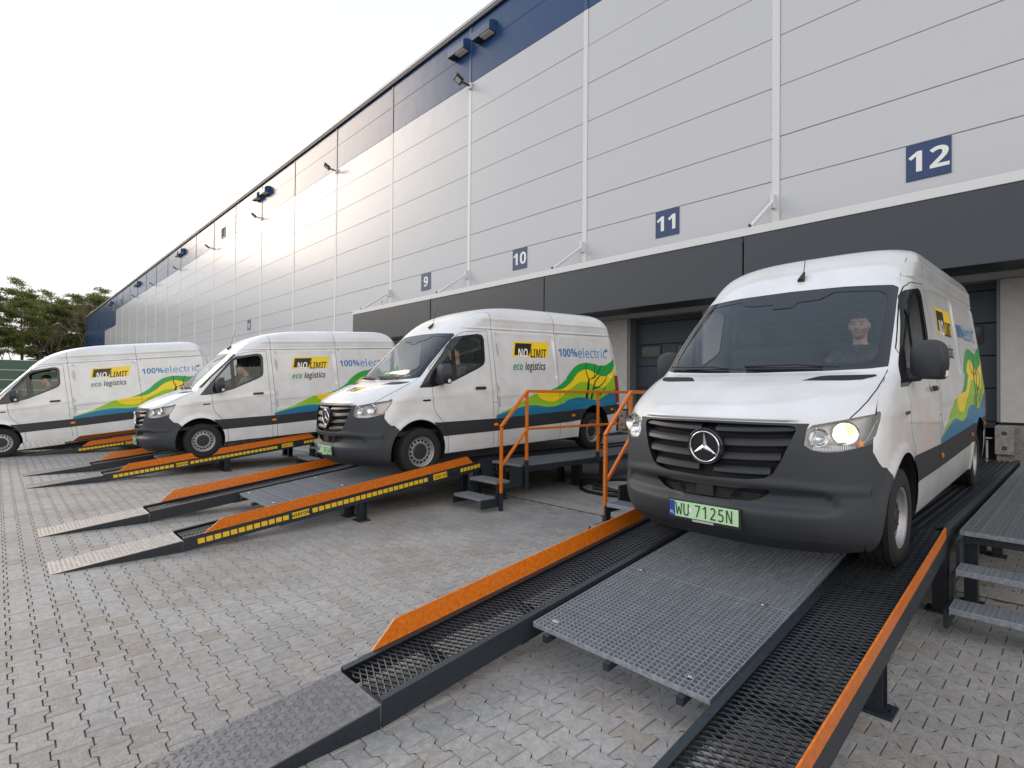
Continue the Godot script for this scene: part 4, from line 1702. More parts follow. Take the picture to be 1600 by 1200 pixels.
func mirrored(a: Array) -> Array:
	# right half of an outline, bottom centre to top centre -> the whole outline
	var out := a.duplicate()
	for i in range(a.size() - 1, -1, -1):
		if absf(a[i].x) > 0.001:
			out.append(Vector2(-a[i].x, a[i].y))
	return out


func round_poly(p: PackedVector2Array, r: float) -> PackedVector2Array:
	var out := PackedVector2Array()
	var n := p.size()
	for i in n:
		var a := p[(i + n - 1) % n]
		var b := p[i]
		var c := p[(i + 1) % n]
		var d := minf(r, minf(a.distance_to(b), b.distance_to(c)) * 0.45)
		var s := b + (a - b).normalized() * d
		var e := b + (c - b).normalized() * d
		for k in 5:
			var t := k / 4.0
			out.append(s.lerp(b, t).lerp(b.lerp(e, t), t))
	return out


func ellipse(cx: float, cy: float, rx: float, ry: float, n := 48) -> PackedVector2Array:
	var out := PackedVector2Array()
	for i in n:
		out.append(Vector2(cx + cos(TAU * i / n) * rx, cy + sin(TAU * i / n) * ry))
	return out


func bounds(p: PackedVector2Array) -> Rect2:
	var r := Rect2(p[0], Vector2.ZERO)
	for q in p:
		r = r.expand(q)
	return r


func grid(a: float, b: float, step: float) -> Array:
	var n := maxi(1, int(ceil(absf(b - a) / step)))
	var out := []
	for i in n + 1:
		out.append(lerpf(a, b, float(i) / n))
	return out


# lay the outlines inc (less exc) on the van's skin, off metres proud of it
func patch(b: MB, dom: int, ul: Array, vl: Array, inc: Array, exc: Array, off := 0.0, side := 1.0) -> void:
	var ib := []
	for p in inc:
		ib.append(bounds(p))
	var eb := []
	for p in exc:
		eb.append(bounds(p))
	for i in ul.size() - 1:
		for j in vl.size() - 1:
			var u0: float = minf(ul[i], ul[i + 1])
			var u1: float = maxf(ul[i], ul[i + 1])
			var v0: float = vl[j]
			var v1: float = vl[j + 1]
			var rc := Rect2(u0, v0, u1 - u0, v1 - v0)
			var cell := PackedVector2Array([Vector2(u0, v0), Vector2(u1, v0), Vector2(u1, v1), Vector2(u0, v1)])
			var pieces := []
			if inc.is_empty():
				pieces = [cell]
			for k in inc.size():
				if ib[k].intersects(rc):
					pieces.append_array(Geometry2D.intersect_polygons(cell, inc[k]))
			for k in exc.size():
				if pieces.is_empty():
					break
				if not eb[k].intersects(rc):
					continue
				var left := []
				for q in pieces:
					for m in Geometry2D.clip_polygons(q, exc[k]):
						if not Geometry2D.is_polygon_clockwise(m):
							left.append(m)
				pieces = left
			for q in pieces:
				if q.size() < 3:
					continue
				var pos := []
				for p in q:
					var a := van_pt(dom, p)
					var w: Vector3 = a[0] + a[1] * off
					var nn: Vector3 = a[1]
					if side < 0.0:
						w.x = -w.x
						nn.x = -nn.x
					pos.append([w, nn])
				var idx := PackedInt32Array()
				if q.size() == 3:
					idx = PackedInt32Array([0, 1, 2])
				elif q.size() == 4:
					idx = PackedInt32Array([0, 1, 2, 0, 2, 3])
				else:
					idx = Geometry2D.triangulate_polygon(q)
				for t in range(0, idx.size(), 3):
					b.tri(pos[idx[t]][0], pos[idx[t + 1]][0], pos[idx[t + 2]][0], pos[idx[t]][1], pos[idx[t + 1]][1], pos[idx[t + 2]][1])


func skin(dom: int, inc: PackedVector2Array, off := 0.0, step := 0.06, exc := [], side := 1.0) -> ArrayMesh:
	var b := MB.new()
	var r := bounds(inc)
	patch(b, dom, grid(r.position.x, r.end.x, step), grid(r.position.y, r.end.y, step), [inc], exc, off, side)
	return b.mesh()


func line_poly(pts: Array, w: float) -> PackedVector2Array:
	var pl := P2(pts)
	var a := Geometry2D.offset_polyline(pl, w / 2, Geometry2D.JOIN_ROUND, Geometry2D.END_BUTT)
	return a[0]


func smooth_line(pts: Array, per := 8) -> PackedVector2Array:
	# a Catmull-Rom curve through pts
	var out := PackedVector2Array()
	var n := pts.size()
	for i in n - 1:
		var p0 := Vector2(pts[maxi(0, i - 1)][0], pts[maxi(0, i - 1)][1])
		var p1 := Vector2(pts[i][0], pts[i][1])
		var p2 := Vector2(pts[i + 1][0], pts[i + 1][1])
		var p3 := Vector2(pts[mini(n - 1, i + 2)][0], pts[mini(n - 1, i + 2)][1])
		for k in per:
			var t := float(k) / per
			out.append(p1.cubic_interpolate(p2, p0, p3, t))
	out.append(Vector2(pts[n - 1][0], pts[n - 1][1]))
	return out


func skin_text(s: String, at: Vector2, height: float, font: Font, shear := 0.0, dom := 1, squeeze := 1.0) -> ArrayMesh:
	# lettering on the left side: reads towards the rear, so z falls as the text runs on
	var o := MB.new()
	o.text(Transform3D(), s, height, font, 0.0, HORIZONTAL_ALIGNMENT_LEFT)
	var b := MB.new()
	for i in range(0, o.v.size(), 3):
		var q := []
		for k in 3:
			var p := o.v[i + k]
			var x := p.x * squeeze + p.y * shear
			var a := van_pt(dom, Vector2(at.x - x, at.y + p.y)) if dom == 1 else van_pt(dom, Vector2((at.x + x) / lk(T_w, at.y + p.y), at.y + p.y))
			q.append([a[0] + a[1] * 0.0035, a[1]])
		b.tri(q[0][0], q[1][0], q[2][0], q[0][1], q[1][1], q[2][1])
	return b.mesh()


var VM := {}      # the vans' meshes, made once


func van_meshes() -> void:
	van_tables()
	var b: MB
	var vt := []      # shared rows of heights, dense near the roof
	for y in grid(0.26, 2.20, 0.045):
		vt.append(y)
	for a in [2.208, 2.216, 2.224, 2.234, 2.245, 2.27, 2.30, 2.34, 2.38, 2.40, 2.42, 2.45, 2.48, 2.51, 2.54, 2.565, 2.59, 2.61, 2.63, 2.645, 2.657, 2.667, 2.674, 2.680, 2.684, 2.6865, 2.688]:
		vt.append(a)
	# ---- outlines on the side (z, y)
	var side_reg := PackedVector2Array()
	for y in vt:
		side_reg.append(Vector2(split_front(y), y))
	for i in range(vt.size() - 1, -1, -1):
		side_reg.append(Vector2(split_rear(vt[i]), vt[i]))
	var arch_f := ellipse(0.05, 0.36, 0.455, 0.47)
	var arch_r := ellipse(-3.93, 0.36, 0.455, 0.495)
	var win := round_poly(P2([[0.025, 1.292], [-0.30, 1.655], [-0.66, 2.035], [-0.76, 2.085], [-1.16, 2.138], [-1.255, 2.12], [-1.285, 2.05], [-1.265, 1.70], [-1.235, 1.635], [-1.12, 1.575], [-0.60, 1.375], [-0.22, 1.296]]), 0.03)
	var quarter := round_poly(P2([[-0.27, 1.385], [-0.60, 1.455], [-0.60, 1.925], [-0.33, 1.63]]), 0.025)
	var main_w := round_poly(P2([[-0.675, 1.445], [-1.14, 1.625], [-1.21, 1.68], [-1.235, 2.04], [-1.20, 2.085], [-1.12, 2.09], [-0.80, 2.045], [-0.675, 1.99]]), 0.03)
	var stripe_f := P2([[-0.20, 0.775], [-0.30, 0.765], [-1.36, 0.755], [-1.455, 0.755], [-3.2, 0.785], [-4.60, 0.83], [-4.60, 0.655], [-3.2, 0.575], [-1.36, 0.55], [-0.36, 0.55]])
	var bump_s := P2([[0.95, 0.945], [0.615, 0.945], [0.53, 0.81], [0.495, 0.775], [0.44, 0.765], [0.38, 0.70], [0.38, 0.10], [0.95, 0.10]])
	var hl_side := round_poly(P2([[0.85, 1.118], [0.58, 1.132], [0.445, 1.142], [0.475, 1.07], [0.53, 0.985], [0.60, 0.945], [0.85, 0.945]]), 0.012)
	var tail := P2([[-4.615, 0.87], [-4.625, 1.42], [-5.1, 1.42], [-5.1, 0.87]])
	var rbump := P2([[-4.60, 0.83], [-5.1, 0.86], [-5.1, 0.2], [-4.66, 0.30]])
	var sill_cut := P2([[-0.30, 0.10], [-0.36, 0.285], [-3.47, 0.275], [-3.5, 0.10]])
	var gaps := [
		line_poly([[-0.20, 1.30], [-0.205, 1.05], [-0.235, 0.935], [-0.37, 0.77]], 0.007),
		line_poly([[-0.37, 0.77], [-0.46, 0.56], [-0.475, 0.29]], 0.007),
		line_poly([[-0.205, 1.31], [-0.200, 1.58], [-0.418, 1.80], [-0.578, 1.95], [-0.695, 2.05], [-0.785, 2.115], [-0.92, 2.165], [-1.36, 2.195]], 0.007),
		line_poly([[-1.36, 2.195], [-1.375, 0.77]], 0.007), line_poly([[-1.375, 0.54], [-1.38, 0.29]], 0.007),
		line_poly([[-1.455, 2.63], [-1.47, 0.765]], 0.008), line_poly([[-1.475, 0.545], [-1.48, 0.285]], 0.008),
		line_poly([[-2.965, 2.63], [-2.975, 0.785]], 0.008), line_poly([[-2.975, 0.575], [-2.975, 0.285]], 0.007),
		line_poly([[-4.56, 2.50], [-4.60, 2.2], [-4.61, 1.43]], 0.008),
		line_poly([[-1.36, 1.02], [-1.46, 1.02]], 0.006),
	]
	var exc := [arch_f, arch_r, win, stripe_f, bump_s, hl_side, tail, rbump, sill_cut]
	exc.append_array(gaps)
	var zs := grid(0.80, -4.95, 0.055)
	for s in [1.0, -1.0]:
		b = MB.new()
		patch(b, 1, zs, vt, [side_reg], exc, 0.0, s)
		VM["side%d" % int(s)] = b.mesh()
		# what lies behind the gaps
		var gi := 0
		for g in gaps:
			b = MB.new()
			var r := bounds(g)
			var wide := Geometry2D.offset_polygon(g, 0.006)[0]
			r = r.grow(0.007)
			patch(b, 1, grid(r.position.x, r.end.x, 0.08), grid(r.position.y, minf(r.end.y, 2.66), 0.08), [wide], [side_front_cut()], -0.012, s)
			VM["gaps%d_%d" % [gi, int(s)]] = b.mesh()
			gi += 1
		VM["n_gaps"] = gi
		for k in [[-0.15, -1.372, "a"], [-1.378, -3.93, "b"], [-3.93, -4.62, "c"]]:
			b = MB.new()
			patch(b, 1, grid(k[0], k[1], 0.08), grid(0.53, 0.84, 0.05), [stripe_f], [arch_f, arch_r, gaps[1], gaps[0]], 0.004, s)
			VM["stripe%s%d" % [k[2], int(s)]] = b.mesh()
		b = MB.new()
		patch(b, 1, grid(-4.55, -4.93, 0.04), grid(0.26, 0.88, 0.05), [rbump], [tail], 0.004, s)
		VM["rbump%d" % int(s)] = b.mesh()
		b = MB.new()
		patch(b, 1, grid(-4.60, -4.93, 0.03), grid(0.86, 1.43, 0.05), [tail], [], 0.004, s)
		VM["tail%d" % int(s)] = b.mesh()
		# window: dark surround, panes
		b = MB.new()
		patch(b, 1, grid(0.04, -1.30, 0.05), grid(1.27, 2.15, 0.05), [win], [quarter, main_w], -0.004, s)
		VM["surround%d" % int(s)] = b.mesh()
		b = MB.new()
		patch(b, 1, grid(0.04, -1.30, 0.05), grid(1.27, 2.15, 0.05), [Geometry2D.offset_polygon(quarter, 0.01)[0]], [], -0.014, s)
		VM["quarter%d" % int(s)] = b.mesh()
		b = MB.new()
		patch(b, 1, grid(-0.65, -1.26, 0.05), grid(1.42, 2.11, 0.05), [Geometry2D.offset_polygon(main_w, 0.01)[0]], [], -0.016, s)
		VM["pane%d" % int(s)] = b.mesh()
		b = MB.new()
		patch(b, 1, grid(-0.65, -1.26, 0.05), grid(1.42, 1.855, 0.05), [Geometry2D.offset_polygon(main_w, 0.01)[0]], [], -0.016, s)
		VM["pane_low%d" % int(s)] = b.mesh()
		# cabin lining: door cards, pillars and roof lining
		b = MB.new()
		patch(b, 1, grid(0.35, -1.43, 0.09), grid(0.55, 1.30, 0.08), [side_reg], [win, arch_f], -0.05, s)
		VM["card%d" % int(s)] = b.mesh()
		b = MB.new()
		patch(b, 1, grid(0.05, -1.43, 0.07), grid(1.40, 2.18, 0.05), [side_reg], [win], -0.03, s)
		patch(b, 1, grid(-0.55, -1.43, 0.07), [2.18, 2.22, 2.28, 2.36, 2.44, 2.50, 2.55, 2.59], [side_reg], [], -0.03, s)
		VM["lining%d" % int(s)] = b.mesh()
		# wheel housings
		for c in [[0.05, 0.47, "f"], [-3.93, 0.495, "r"]]:
			b = MB.new()
			for k in 26:
				var a0 := -0.35 + (PI + 0.7) * k / 26.0
				var a1 := -0.35 + (PI + 0.7) * (k + 1) / 26.0
				var q := []
				for a in [a0, a1]:
					var z: float = c[0] + cos(a) * 0.462
					var y: float = 0.36 + sin(a) * (c[1] + 0.005)
					q.append([Vector3(s * (side_x(z, maxf(0.2, y)) - 0.012), y, z), Vector3(s * 0.55, y, z), Vector3(0, -sin(a), -cos(a))])
				b.quad4(q[0][0], q[1][0], q[1][1], q[0][1], q[0][2], q[1][2], q[1][2], q[0][2])
			b.bx(s * 0.54 - 0.01, s * 0.54 + 0.01, 0.25, 0.9, c[0] - 0.47, c[0] + 0.47)
			VM["arch%s%d" % [c[2], int(s)]] = b.mesh()
		# door handle, badge, lamps on the stripe
		b = MB.new()
		patch(b, 1, grid(-0.99, -1.24, 0.02), grid(1.225, 1.29, 0.012), [rounded_at(-1.115, 1.257, 0.22, 0.045, 0.02)], [], 0.022, s)
		patch(b, 1, grid(-0.99, -1.24, 0.02), grid(1.225, 1.29, 0.012), [rounded_at(-1.115, 1.257, 0.20, 0.03, 0.014)], [], 0.030, s)
		VM["handle%d" % int(s)] = b.mesh()
		b = MB.new()
		patch(b, 1, grid(-0.95, -1.2, 0.02), grid(1.24, 1.34, 0.02), [ellipse(-1.10, 1.275, 0.075, 0.048, 20)], [], 0.002, s)
		VM["handle_cup%d" % int(s)] = b.mesh()
		b = MB.new()
		patch(b, 1, grid(0.0, -0.2, 0.04), grid(1.08, 1.13, 0.01), [rounded_at(-0.09, 1.105, 0.135, 0.024, 0.005)], [], 0.005, s)
		VM["badge%d" % int(s)] = b.mesh()
		var mk := 0
		for p in [[-1.415, 0.655], [-3.32, 0.69], [-4.48, 0.745]]:
			b = MB.new()
			for e in [[0.052, 0.026, 0.010], [0.044, 0.020, 0.018], [0.028, 0.012, 0.022]]:
				patch(b, 1, grid(p[0] + 0.06, p[0] - 0.06, 0.03), grid(p[1] - 0.03, p[1] + 0.03, 0.03), [ellipse(p[0], p[1], e[0], e[1], 18)], [], e[2], s)
			VM["marker%d_%d" % [mk, int(s)]] = b.mesh()
			mk += 1
	# ---- the front (share of half width, y)
	var vf := []
	for y in grid(0.20, 1.04, 0.018):
		vf.append(y)
	for y in grid(1.06, 1.42, 0.02):
		vf.append(y)
	for y in vt:
		if y > 1.43:
			vf.append(y)
	var ul := []
	for i in 47:
		ul.append(USP * sin(lerpf(-1.25, 1.25, i / 46.0)) / sin(1.25))
	var ws := fx(mirrored(V([[0.0, 1.412], [0.55, 1.420], [0.80, 1.430], [0.898, 1.445], [0.888, 1.60], [0.846, 2.07], [0.825, 2.115], [0.79, 2.135], [0.45, 2.158], [0.0, 2.168]])))
	var ws_in := fx(mirrored(V([[0.0, 1.455], [0.55, 1.462], [0.74, 1.475], [0.80, 1.50], [0.825, 1.545], [0.79, 1.99], [0.765, 2.055], [0.71, 2.09], [0.45, 2.112], [0.0, 2.122]])))
	var band := fx(V([[-0.46, 2.13], [-0.38, 2.07], [-0.30, 2.052], [-0.11, 2.048], [-0.085, 2.0], [0.085, 2.0], [0.11, 2.048], [0.28, 2.055], [0.34, 2.085], [0.40, 2.13]]))
	var hl := fx(V([[0.622, 0.930], [0.66, 0.900], [0.72, 0.886], [0.80, 0.888], [0.88, 0.912], [0.97, 0.952], [0.97, 1.136], [0.80, 1.092], [0.655, 1.058], [0.628, 1.03]]))
	var hl_m := PackedVector2Array()
	for i in range(hl.size() - 1, -1, -1):
		hl_m.append(Vector2(-hl[i].x, hl[i].y))
	var bump := fx(mirrored(V([[0.0, 0.15], [1.02, 0.15], [1.02, 0.950], [0.97, 0.952], [0.88, 0.912], [0.80, 0.888], [0.72, 0.886], [0.66, 0.900], [0.622, 0.930], [0.628, 1.03], [0.64, 1.068], [0.0, 1.072]])))
	var grl := fx(mirrored(V([[0.0, 0.672], [0.30, 0.682], [0.405, 0.70], [0.455, 0.735], [0.50, 0.82], [0.548, 0.95], [0.572, 1.02], [0.562, 1.046], [0.53, 1.054], [0.0, 1.058]])))
	var intake := fx(mirrored(V([[0.0, 0.525], [0.30, 0.53], [0.36, 0.55], [0.43, 0.605], [0.42, 0.618], [0.0, 0.612]])))
	var vent := fx(V([[0.43, 1.348], [0.50, 1.376], [0.56, 1.385], [0.85, 1.388], [0.865, 1.375], [0.80, 1.352], [0.72, 1.346]]))
	var vent_m := fx(V([[-0.43, 1.348], [-0.72, 1.346], [-0.80, 1.352], [-0.865, 1.375], [-0.85, 1.388], [-0.56, 1.385], [-0.50, 1.376]]))
	var hood_gap := []
	for s in [1.0, -1.0]:
		var pl := []
		for p in [[0.83, 1.10], [0.86, 1.15], [0.885, 1.21], [0.903, 1.29], [0.906, 1.36], [0.90, 1.425]]:
			pl.append([s * p[0] / lk(T_w, p[1]), p[1]])
		hood_gap.append(line_poly(pl, 0.007))
	var b2 := MB.new()
	patch(b2, 0, ul, vf, [], [ws, hl, hl_m, bump, vent, vent_m, hood_gap[0], hood_gap[1]], 0.0)
	VM["front"] = b2.mesh()
	var hg := 0
	for g in hood_gap:
		b = MB.new()
		var r := bounds(g)
		patch(b, 0, grid(r.position.x, r.end.x, 0.05), grid(r.position.y, r.end.y, 0.04), [Geometry2D.offset_polygon(g, 0.006)[0]], [], -0.012)
		VM["hood_gap%d" % hg] = b.mesh()
		hg += 1
	b = MB.new()
	patch(b, 0, ul, vf, [bump], [grl, intake], 0.0)
	for s in [1.0, -1.0]:
		patch(b, 1, grid(0.85, 0.36, 0.03), grid(0.20, 0.96, 0.035), [bump_s], [arch_f, PackedVector2Array([Vector2(2, 0)]) if false else side_front_cut()], 0.0, s)
	VM["bumper"] = b.mesh()
	# bumper underside
	b = MB.new()
	b.bx(-0.62, 0.62, 0.20, 0.26, 0.2, 0.72)
	VM["undertray"] = b.mesh()
	b = MB.new()
	patch(b, 0, ul, grid(1.40, 2.17, 0.04), [ws], [ws_in], -0.003)
	patch(b, 0, grid(-0.56, 0.56, 0.05), grid(1.98, 2.14, 0.02), [band], [], -0.0015)
	VM["frit"] = b.mesh()
	b = MB.new()
	patch(b, 0, ul, grid(1.40, 2.18, 0.04), [Geometry2D.offset_polygon(ws, 0.006)[0]], [], -0.0065)
	VM["windscreen"] = b.mesh()
	b = MB.new()
	patch(b, 0, ul, [2.17, 2.24, 2.32, 2.40, 2.46, 2.52, 2.57], [], [], -0.035)
	VM["front_lining"] = b.mesh()
	for k in [[vent, "vent1"], [vent_m, "vent-1"]]:
		b = MB.new()
		var r := bounds(k[0])
		patch(b, 0, grid(r.position.x, r.end.x, 0.04), grid(r.position.y, r.end.y, 0.01), [k[0]], [], -0.006)
		VM[k[1]] = b.mesh()
		b = MB.new()
		for q in 22:
			var u: float = lerpf(r.position.x + 0.05, r.end.x - 0.04, q / 21.0)
			patch(b, 0, [u - 0.006, u + 0.006], grid(r.position.y, r.end.y, 0.01), [k[0]], [], 0.0)
		for y in [1.352, 1.366, 1.380]:
			patch(b, 0, grid(r.position.x, r.end.x, 0.04), [y - 0.0022, y + 0.0022], [k[0]], [], 0.001)
		VM[k[1] + "ribs"] = b.mesh()
	# grille: a dark bowl, four sculpted bars on each side of the star
	b = MB.new()
	patch(b, 0, ul, grid(0.66, 1.07, 0.04), [Geometry2D.offset_polygon(grl, 0.012)[0]], [], -0.075)
	VM["grille_back"] = b.mesh()
	b = MB.new()
	var m := grl.size()
	for i in m:
		var a := van_pt(0, grl[i])
		var c := van_pt(0, grl[(i + 1) % m])
		var mid := Vector3(0, 0.86, 0)
		var na: Vector3 = (Vector3(0, 0.86, a[0].z) - a[0]).normalized()
		b.quad4(a[0], c[0], c[0] - c[1] * 0.075, a[0] - a[1] * 0.075, na, na, na, na)
	VM["grille_rim"] = b.mesh()
	for i in 4:
		var yc: float = [0.735, 0.830, 0.925, 1.022][i]
		for s in [-1.0, 1.0]:
			b = MB.new()
			var prof := [[-0.034, -0.052], [-0.030, -0.022], [-0.022, -0.014], [0.002, -0.020], [0.020, -0.036], [0.034, -0.058]]
			var prev := []
			for k in 15:
				var x: float = s * lerpf(0.055, 0.560, k / 14.0)
				var yk := yc + 0.020 * pow(absf(x) / 0.56, 2.0)
				# the bar ends where the frame begins
				var lim := 0.40 + 0.17 * smoothstep(0.70, 1.03, yk)
				x = s * minf(absf(x), lim + 0.02)
				var row := []
				for p in prof:
					var a := van_pt(0, Vector2(x / lk(T_w, yk + p[0]), yk + p[0]))
					row.append(a[0] + Vector3(0, 0, 1) * p[1])
				if prev.size():
					for q in prof.size() - 1:
						var e1: Vector3 = row[q] - prev[q]
						var e2: Vector3 = row[q + 1] - row[q]
						if e1.length() < 0.0005:
							continue
						var nn := e1.cross(e2).normalized()
						if nn.z < 0.0:
							nn = -nn
						b.quad(prev[q], row[q], row[q + 1], prev[q + 1], nn)
				prev = row
			VM["bar%d%d" % [i, int(s)]] = b.mesh()
	# lower intake with its mesh and two sensors
	b = MB.new()
	patch(b, 0, ul, grid(0.50, 0.63, 0.03), [Geometry2D.offset_polygon(intake, 0.012)[0]], [], -0.05)
	m = intake.size()
	for i in m:
		var a := van_pt(0, intake[i])
		var c := van_pt(0, intake[(i + 1) % m])
		var na: Vector3 = (Vector3(0, 0.57, a[0].z) - a[0]).normalized()
		b.quad4(a[0], c[0], c[0] - c[1] * 0.05, a[0] - a[1] * 0.05, na, na, na, na)
	VM["intake"] = b.mesh()
	b = MB.new()
	for y in [0.54, 0.556, 0.572, 0.588, 0.604]:
		patch(b, 0, ul, [y - 0.0025, y + 0.0025], [intake], [], -0.036)
	for i in 44:
		var u := -0.41 + 0.82 * i / 43.0
		patch(b, 0, [u - 0.0022, u + 0.0022], grid(0.52, 0.62, 0.03), [intake], [], -0.038)
	VM["intake_mesh"] = b.mesh()
	b = MB.new()
	var pz := front_z(0, 0.57)
	b.bx(-0.075, 0.055, 0.525, 0.615, pz - 0.05, pz - 0.004, 0.008)
	VM["radar"] = b.mesh()
	# headlamps
	for s in [1.0, -1.0]:
		var hh := hl if s > 0 else hl_m
		b = MB.new()
		patch(b, 0, ul, grid(0.87, 1.15, 0.03), [hh], [], 0.001)
		patch(b, 1, grid(0.80, 0.43, 0.03), grid(0.93, 1.15, 0.03), [hl_side], [side_front_cut()], 0.001, s)
		VM["lens%d" % int(s)] = b.mesh()
		b = MB.new()
		patch(b, 0, ul, grid(0.87, 1.15, 0.03), [hh], [], -0.055)
		patch(b, 1, grid(0.80, 0.43, 0.03), grid(0.93, 1.15, 0.03), [hl_side], [side_front_cut()], -0.055, s)
		var hs := hh.size()
		for i in hs:
			var pa := hh[i]
			var pc := hh[(i + 1) % hs]
			if absf(pa.x) > USP + 0.005 and absf(pc.x) > USP + 0.005:
				continue
			var a := van_pt(0, pa)
			var c := van_pt(0, pc)
			var na: Vector3 = (Vector3(s * 0.78, 1.0, a[0].z) - a[0]).normalized()
			b.quad4(a[0], c[0], c[0] - c[1] * 0.056, a[0] - a[1] * 0.056, na, na, na, na)
		hs = hl_side.size()
		for i in hs:
			if hl_side[i].x > 0.62:
				continue
			var a := van_pt(1, hl_side[i])
			var c := van_pt(1, hl_side[(i + 1) % hs])
			var f := Vector3(s, 1, 1)
			var na: Vector3 = (Vector3(0.78, 1.03, 0.62) - a[0]).normalized() * f
			b.quad4(a[0] * f, c[0] * f, (c[0] - c[1] * 0.056) * f, (a[0] - a[1] * 0.056) * f, na, na, na, na)
		VM["lamp_bowl%d" % int(s)] = b.mesh()
		# two reflectors, a chrome fillet, ribs and the amber corner
		b = MB.new()
		for p in [[0.690, 0.975, 0.052], [0.815, 1.005, 0.070]]:
			var at := Vector3(s * p[0], p[1], front_z(p[0], p[1]) - 0.012)
			var B := Basis(Vector3.UP, s * 0.22) * Basis(Vector3.RIGHT, PI / 2)
			var prof := []
			for q in 9:
				var rr: float = p[2] * (1.0 - q / 8.0)
				prof.append(Vector2(maxf(rr, 0.003), -0.045 * (1.0 - pow(rr / p[2], 2.0))))
			b.lathe(Transform3D(B, at), prof, 14, false)
			b.lathe(Transform3D(B, at), [Vector2(p[2], 0.0), Vector2(p[2] + 0.006, 0.004), Vector2(p[2] + 0.010, -0.02)], 22)
		VM["reflectors%d" % int(s)] = b.mesh()
		b = MB.new()
		for i in 24:
			var x0 := 0.665 + i * 0.0085
			var y0 := 0.905 + 0.02 * smoothstep(0.78, 0.9, x0)
			var za := front_z(x0, y0) - 0.02
			b.bar(Vector3(s * x0, y0 - 0.012, za), Vector3(s * x0, y0 + 0.018, za - 0.012), 0.0045, 0.006)
		b.bar(Vector3(s * 0.645, 0.935, front_z(0.645, 0.935) - 0.012), Vector3(s * 0.90, 0.945, front_z(0.90, 0.945) - 0.03), 0.008, 0.010)
		b.bar(Vector3(s * 0.90, 0.945, front_z(0.90, 0.945) - 0.03), Vector3(s * 0.945, 1.09, 0.50), 0.008, 0.012)
		b.bar(Vector3(s * 0.655, 0.935, front_z(0.655, 0.935) - 0.014), Vector3(s * 0.672, 1.045, front_z(0.672, 1.045) - 0.014), 0.008, 0.012)
		VM["lamp_trim%d" % int(s)] = b.mesh()
		b = MB.new()
		b.lathe(Transform3D(Basis(Vector3.RIGHT, PI / 2), Vector3(s * 0.875, 0.93, front_z(0.875, 0.93) - 0.04)), [Vector2(0, 0.018), Vector2(0.022, 0.012), Vector2(0.028, 0.0), Vector2(0, -0.01)], 12, true)
		VM["turn%d" % int(s)] = b.mesh()
		b = MB.new()
		var bp := Vector3(s * 0.815, 1.005, front_z(0.815, 1.005) - 0.042)
		b.lathe(Transform3D(Basis(Vector3.RIGHT, PI / 2), bp), [Vector2(0, 0.014), Vector2(0.006, 0.012), Vector2(0.008, 0.004), Vector2(0.008, -0.006), Vector2(0, -0.01)], 12, true)
		VM["bulb%d" % int(s)] = b.mesh()
		VM["bulb_at%d" % int(s)] = bp
	# star
	var sz := front_z(0, 0.885) + 0.012
	var T := Transform3D(Basis(Vector3.RIGHT, 0.06), Vector3(0, 0.885, sz))
	b = MB.new()
	b.lathe(T * Transform3D(Basis(Vector3.RIGHT, PI / 2), Vector3.ZERO), [Vector2(0.135, -0.05), Vector2(0.135, -0.004), Vector2(0.127, 0.004), Vector2(0.118, 0.002), Vector2(0, 0.003)], 40)
	VM["star_disc"] = b.mesh()
	b = MB.new()
	var prof := []
	for i in 9:
		var a := PI * i / 8.0
		prof.append(Vector2(0.109 + cos(a) * 0.0062, 0.004 + sin(a) * 0.008))
	b.lathe(T * Transform3D(Basis(Vector3.RIGHT, PI / 2), Vector3.ZERO), prof, 48, true)
	for k in 3:
		var a := PI / 2 + k * TAU / 3
		var tip := Vector3(cos(a) * 0.106, sin(a) * 0.106, 0.006)
		var ctr := Vector3(0, 0, 0.018)
		for e in [-1.0, 1.0]:
			var va: float = a + e * PI / 3.0
			var valley := Vector3(cos(va) * 0.020, sin(va) * 0.020, 0.004)
			var nn := (tip - ctr).cross(valley - ctr).normalized()
			if nn.z < 0:
				nn = -nn
			nn = (T.basis * nn).normalized()
			b.tri(T * ctr, T * tip, T * valley, nn, nn, nn)
	VM["star"] = b.mesh()
	# rear end
	b = MB.new()
	patch(b, 2, grid(-USP, USP, 0.1), vt.filter(func(y): return y > 0.5 or y < 0.3), [], [], 0.0)
	VM["rear"] = b.mesh()
	# floor pan, sills, bulkhead
	b = MB.new()
	b.bx(-0.90, 0.90, 0.30, 0.42, -4.75, -4.42)
	b.bx(-0.93, 0.93, 0.30, 0.60, -3.46, -0.42)
	b.bx(-0.56, 0.56, 0.26, 0.60, -4.6, 0.7)
	VM["underbody"] = b.mesh()
	b = MB.new()
	b.bx(-0.80, 0.80, 0.60, 2.45, -1.47, -1.44)
	VM["bulkhead"] = b.mesh()
	b = MB.new()
	for i in 14:
		b.bx(-0.74, 0.74, 1.30 + i * 0.075, 1.33 + i * 0.075, -1.445, -1.425, 0.006)
	VM["bulkhead_ribs"] = b.mesh()
	b = MB.new()
	b.bx(-0.9, 0.9, 0.60, 0.66, -1.44, 0.45)
	VM["cab_floor"] = b.mesh()
	# dashboard
	b = MB.new()
	var dp := PackedVector2Array([Vector2(-0.40, 0.95), Vector2(-0.46, 1.18), Vector2(-0.40, 1.30), Vector2(-0.30, 1.375), Vector2(-0.10, 1.395), Vector2(0.10, 1.375), Vector2(0.22, 1.33), Vector2(0.22, 0.95)])
	b.prism(Transform3D(Basis(Vector3(0, 0, 1), Vector3(0, 1, 0), Vector3(-1, 0, 0)), Vector3(0.86, 0, 0)), dp, 1.72)
	b.box(Transform3D(Basis(Vector3.RIGHT, -0.35), Vector3(0.43, 1.40, -0.28)), Vector3(0.40, 0.09, 0.20), 0.03)
	VM["dash"] = b.mesh()
	b = MB.new()
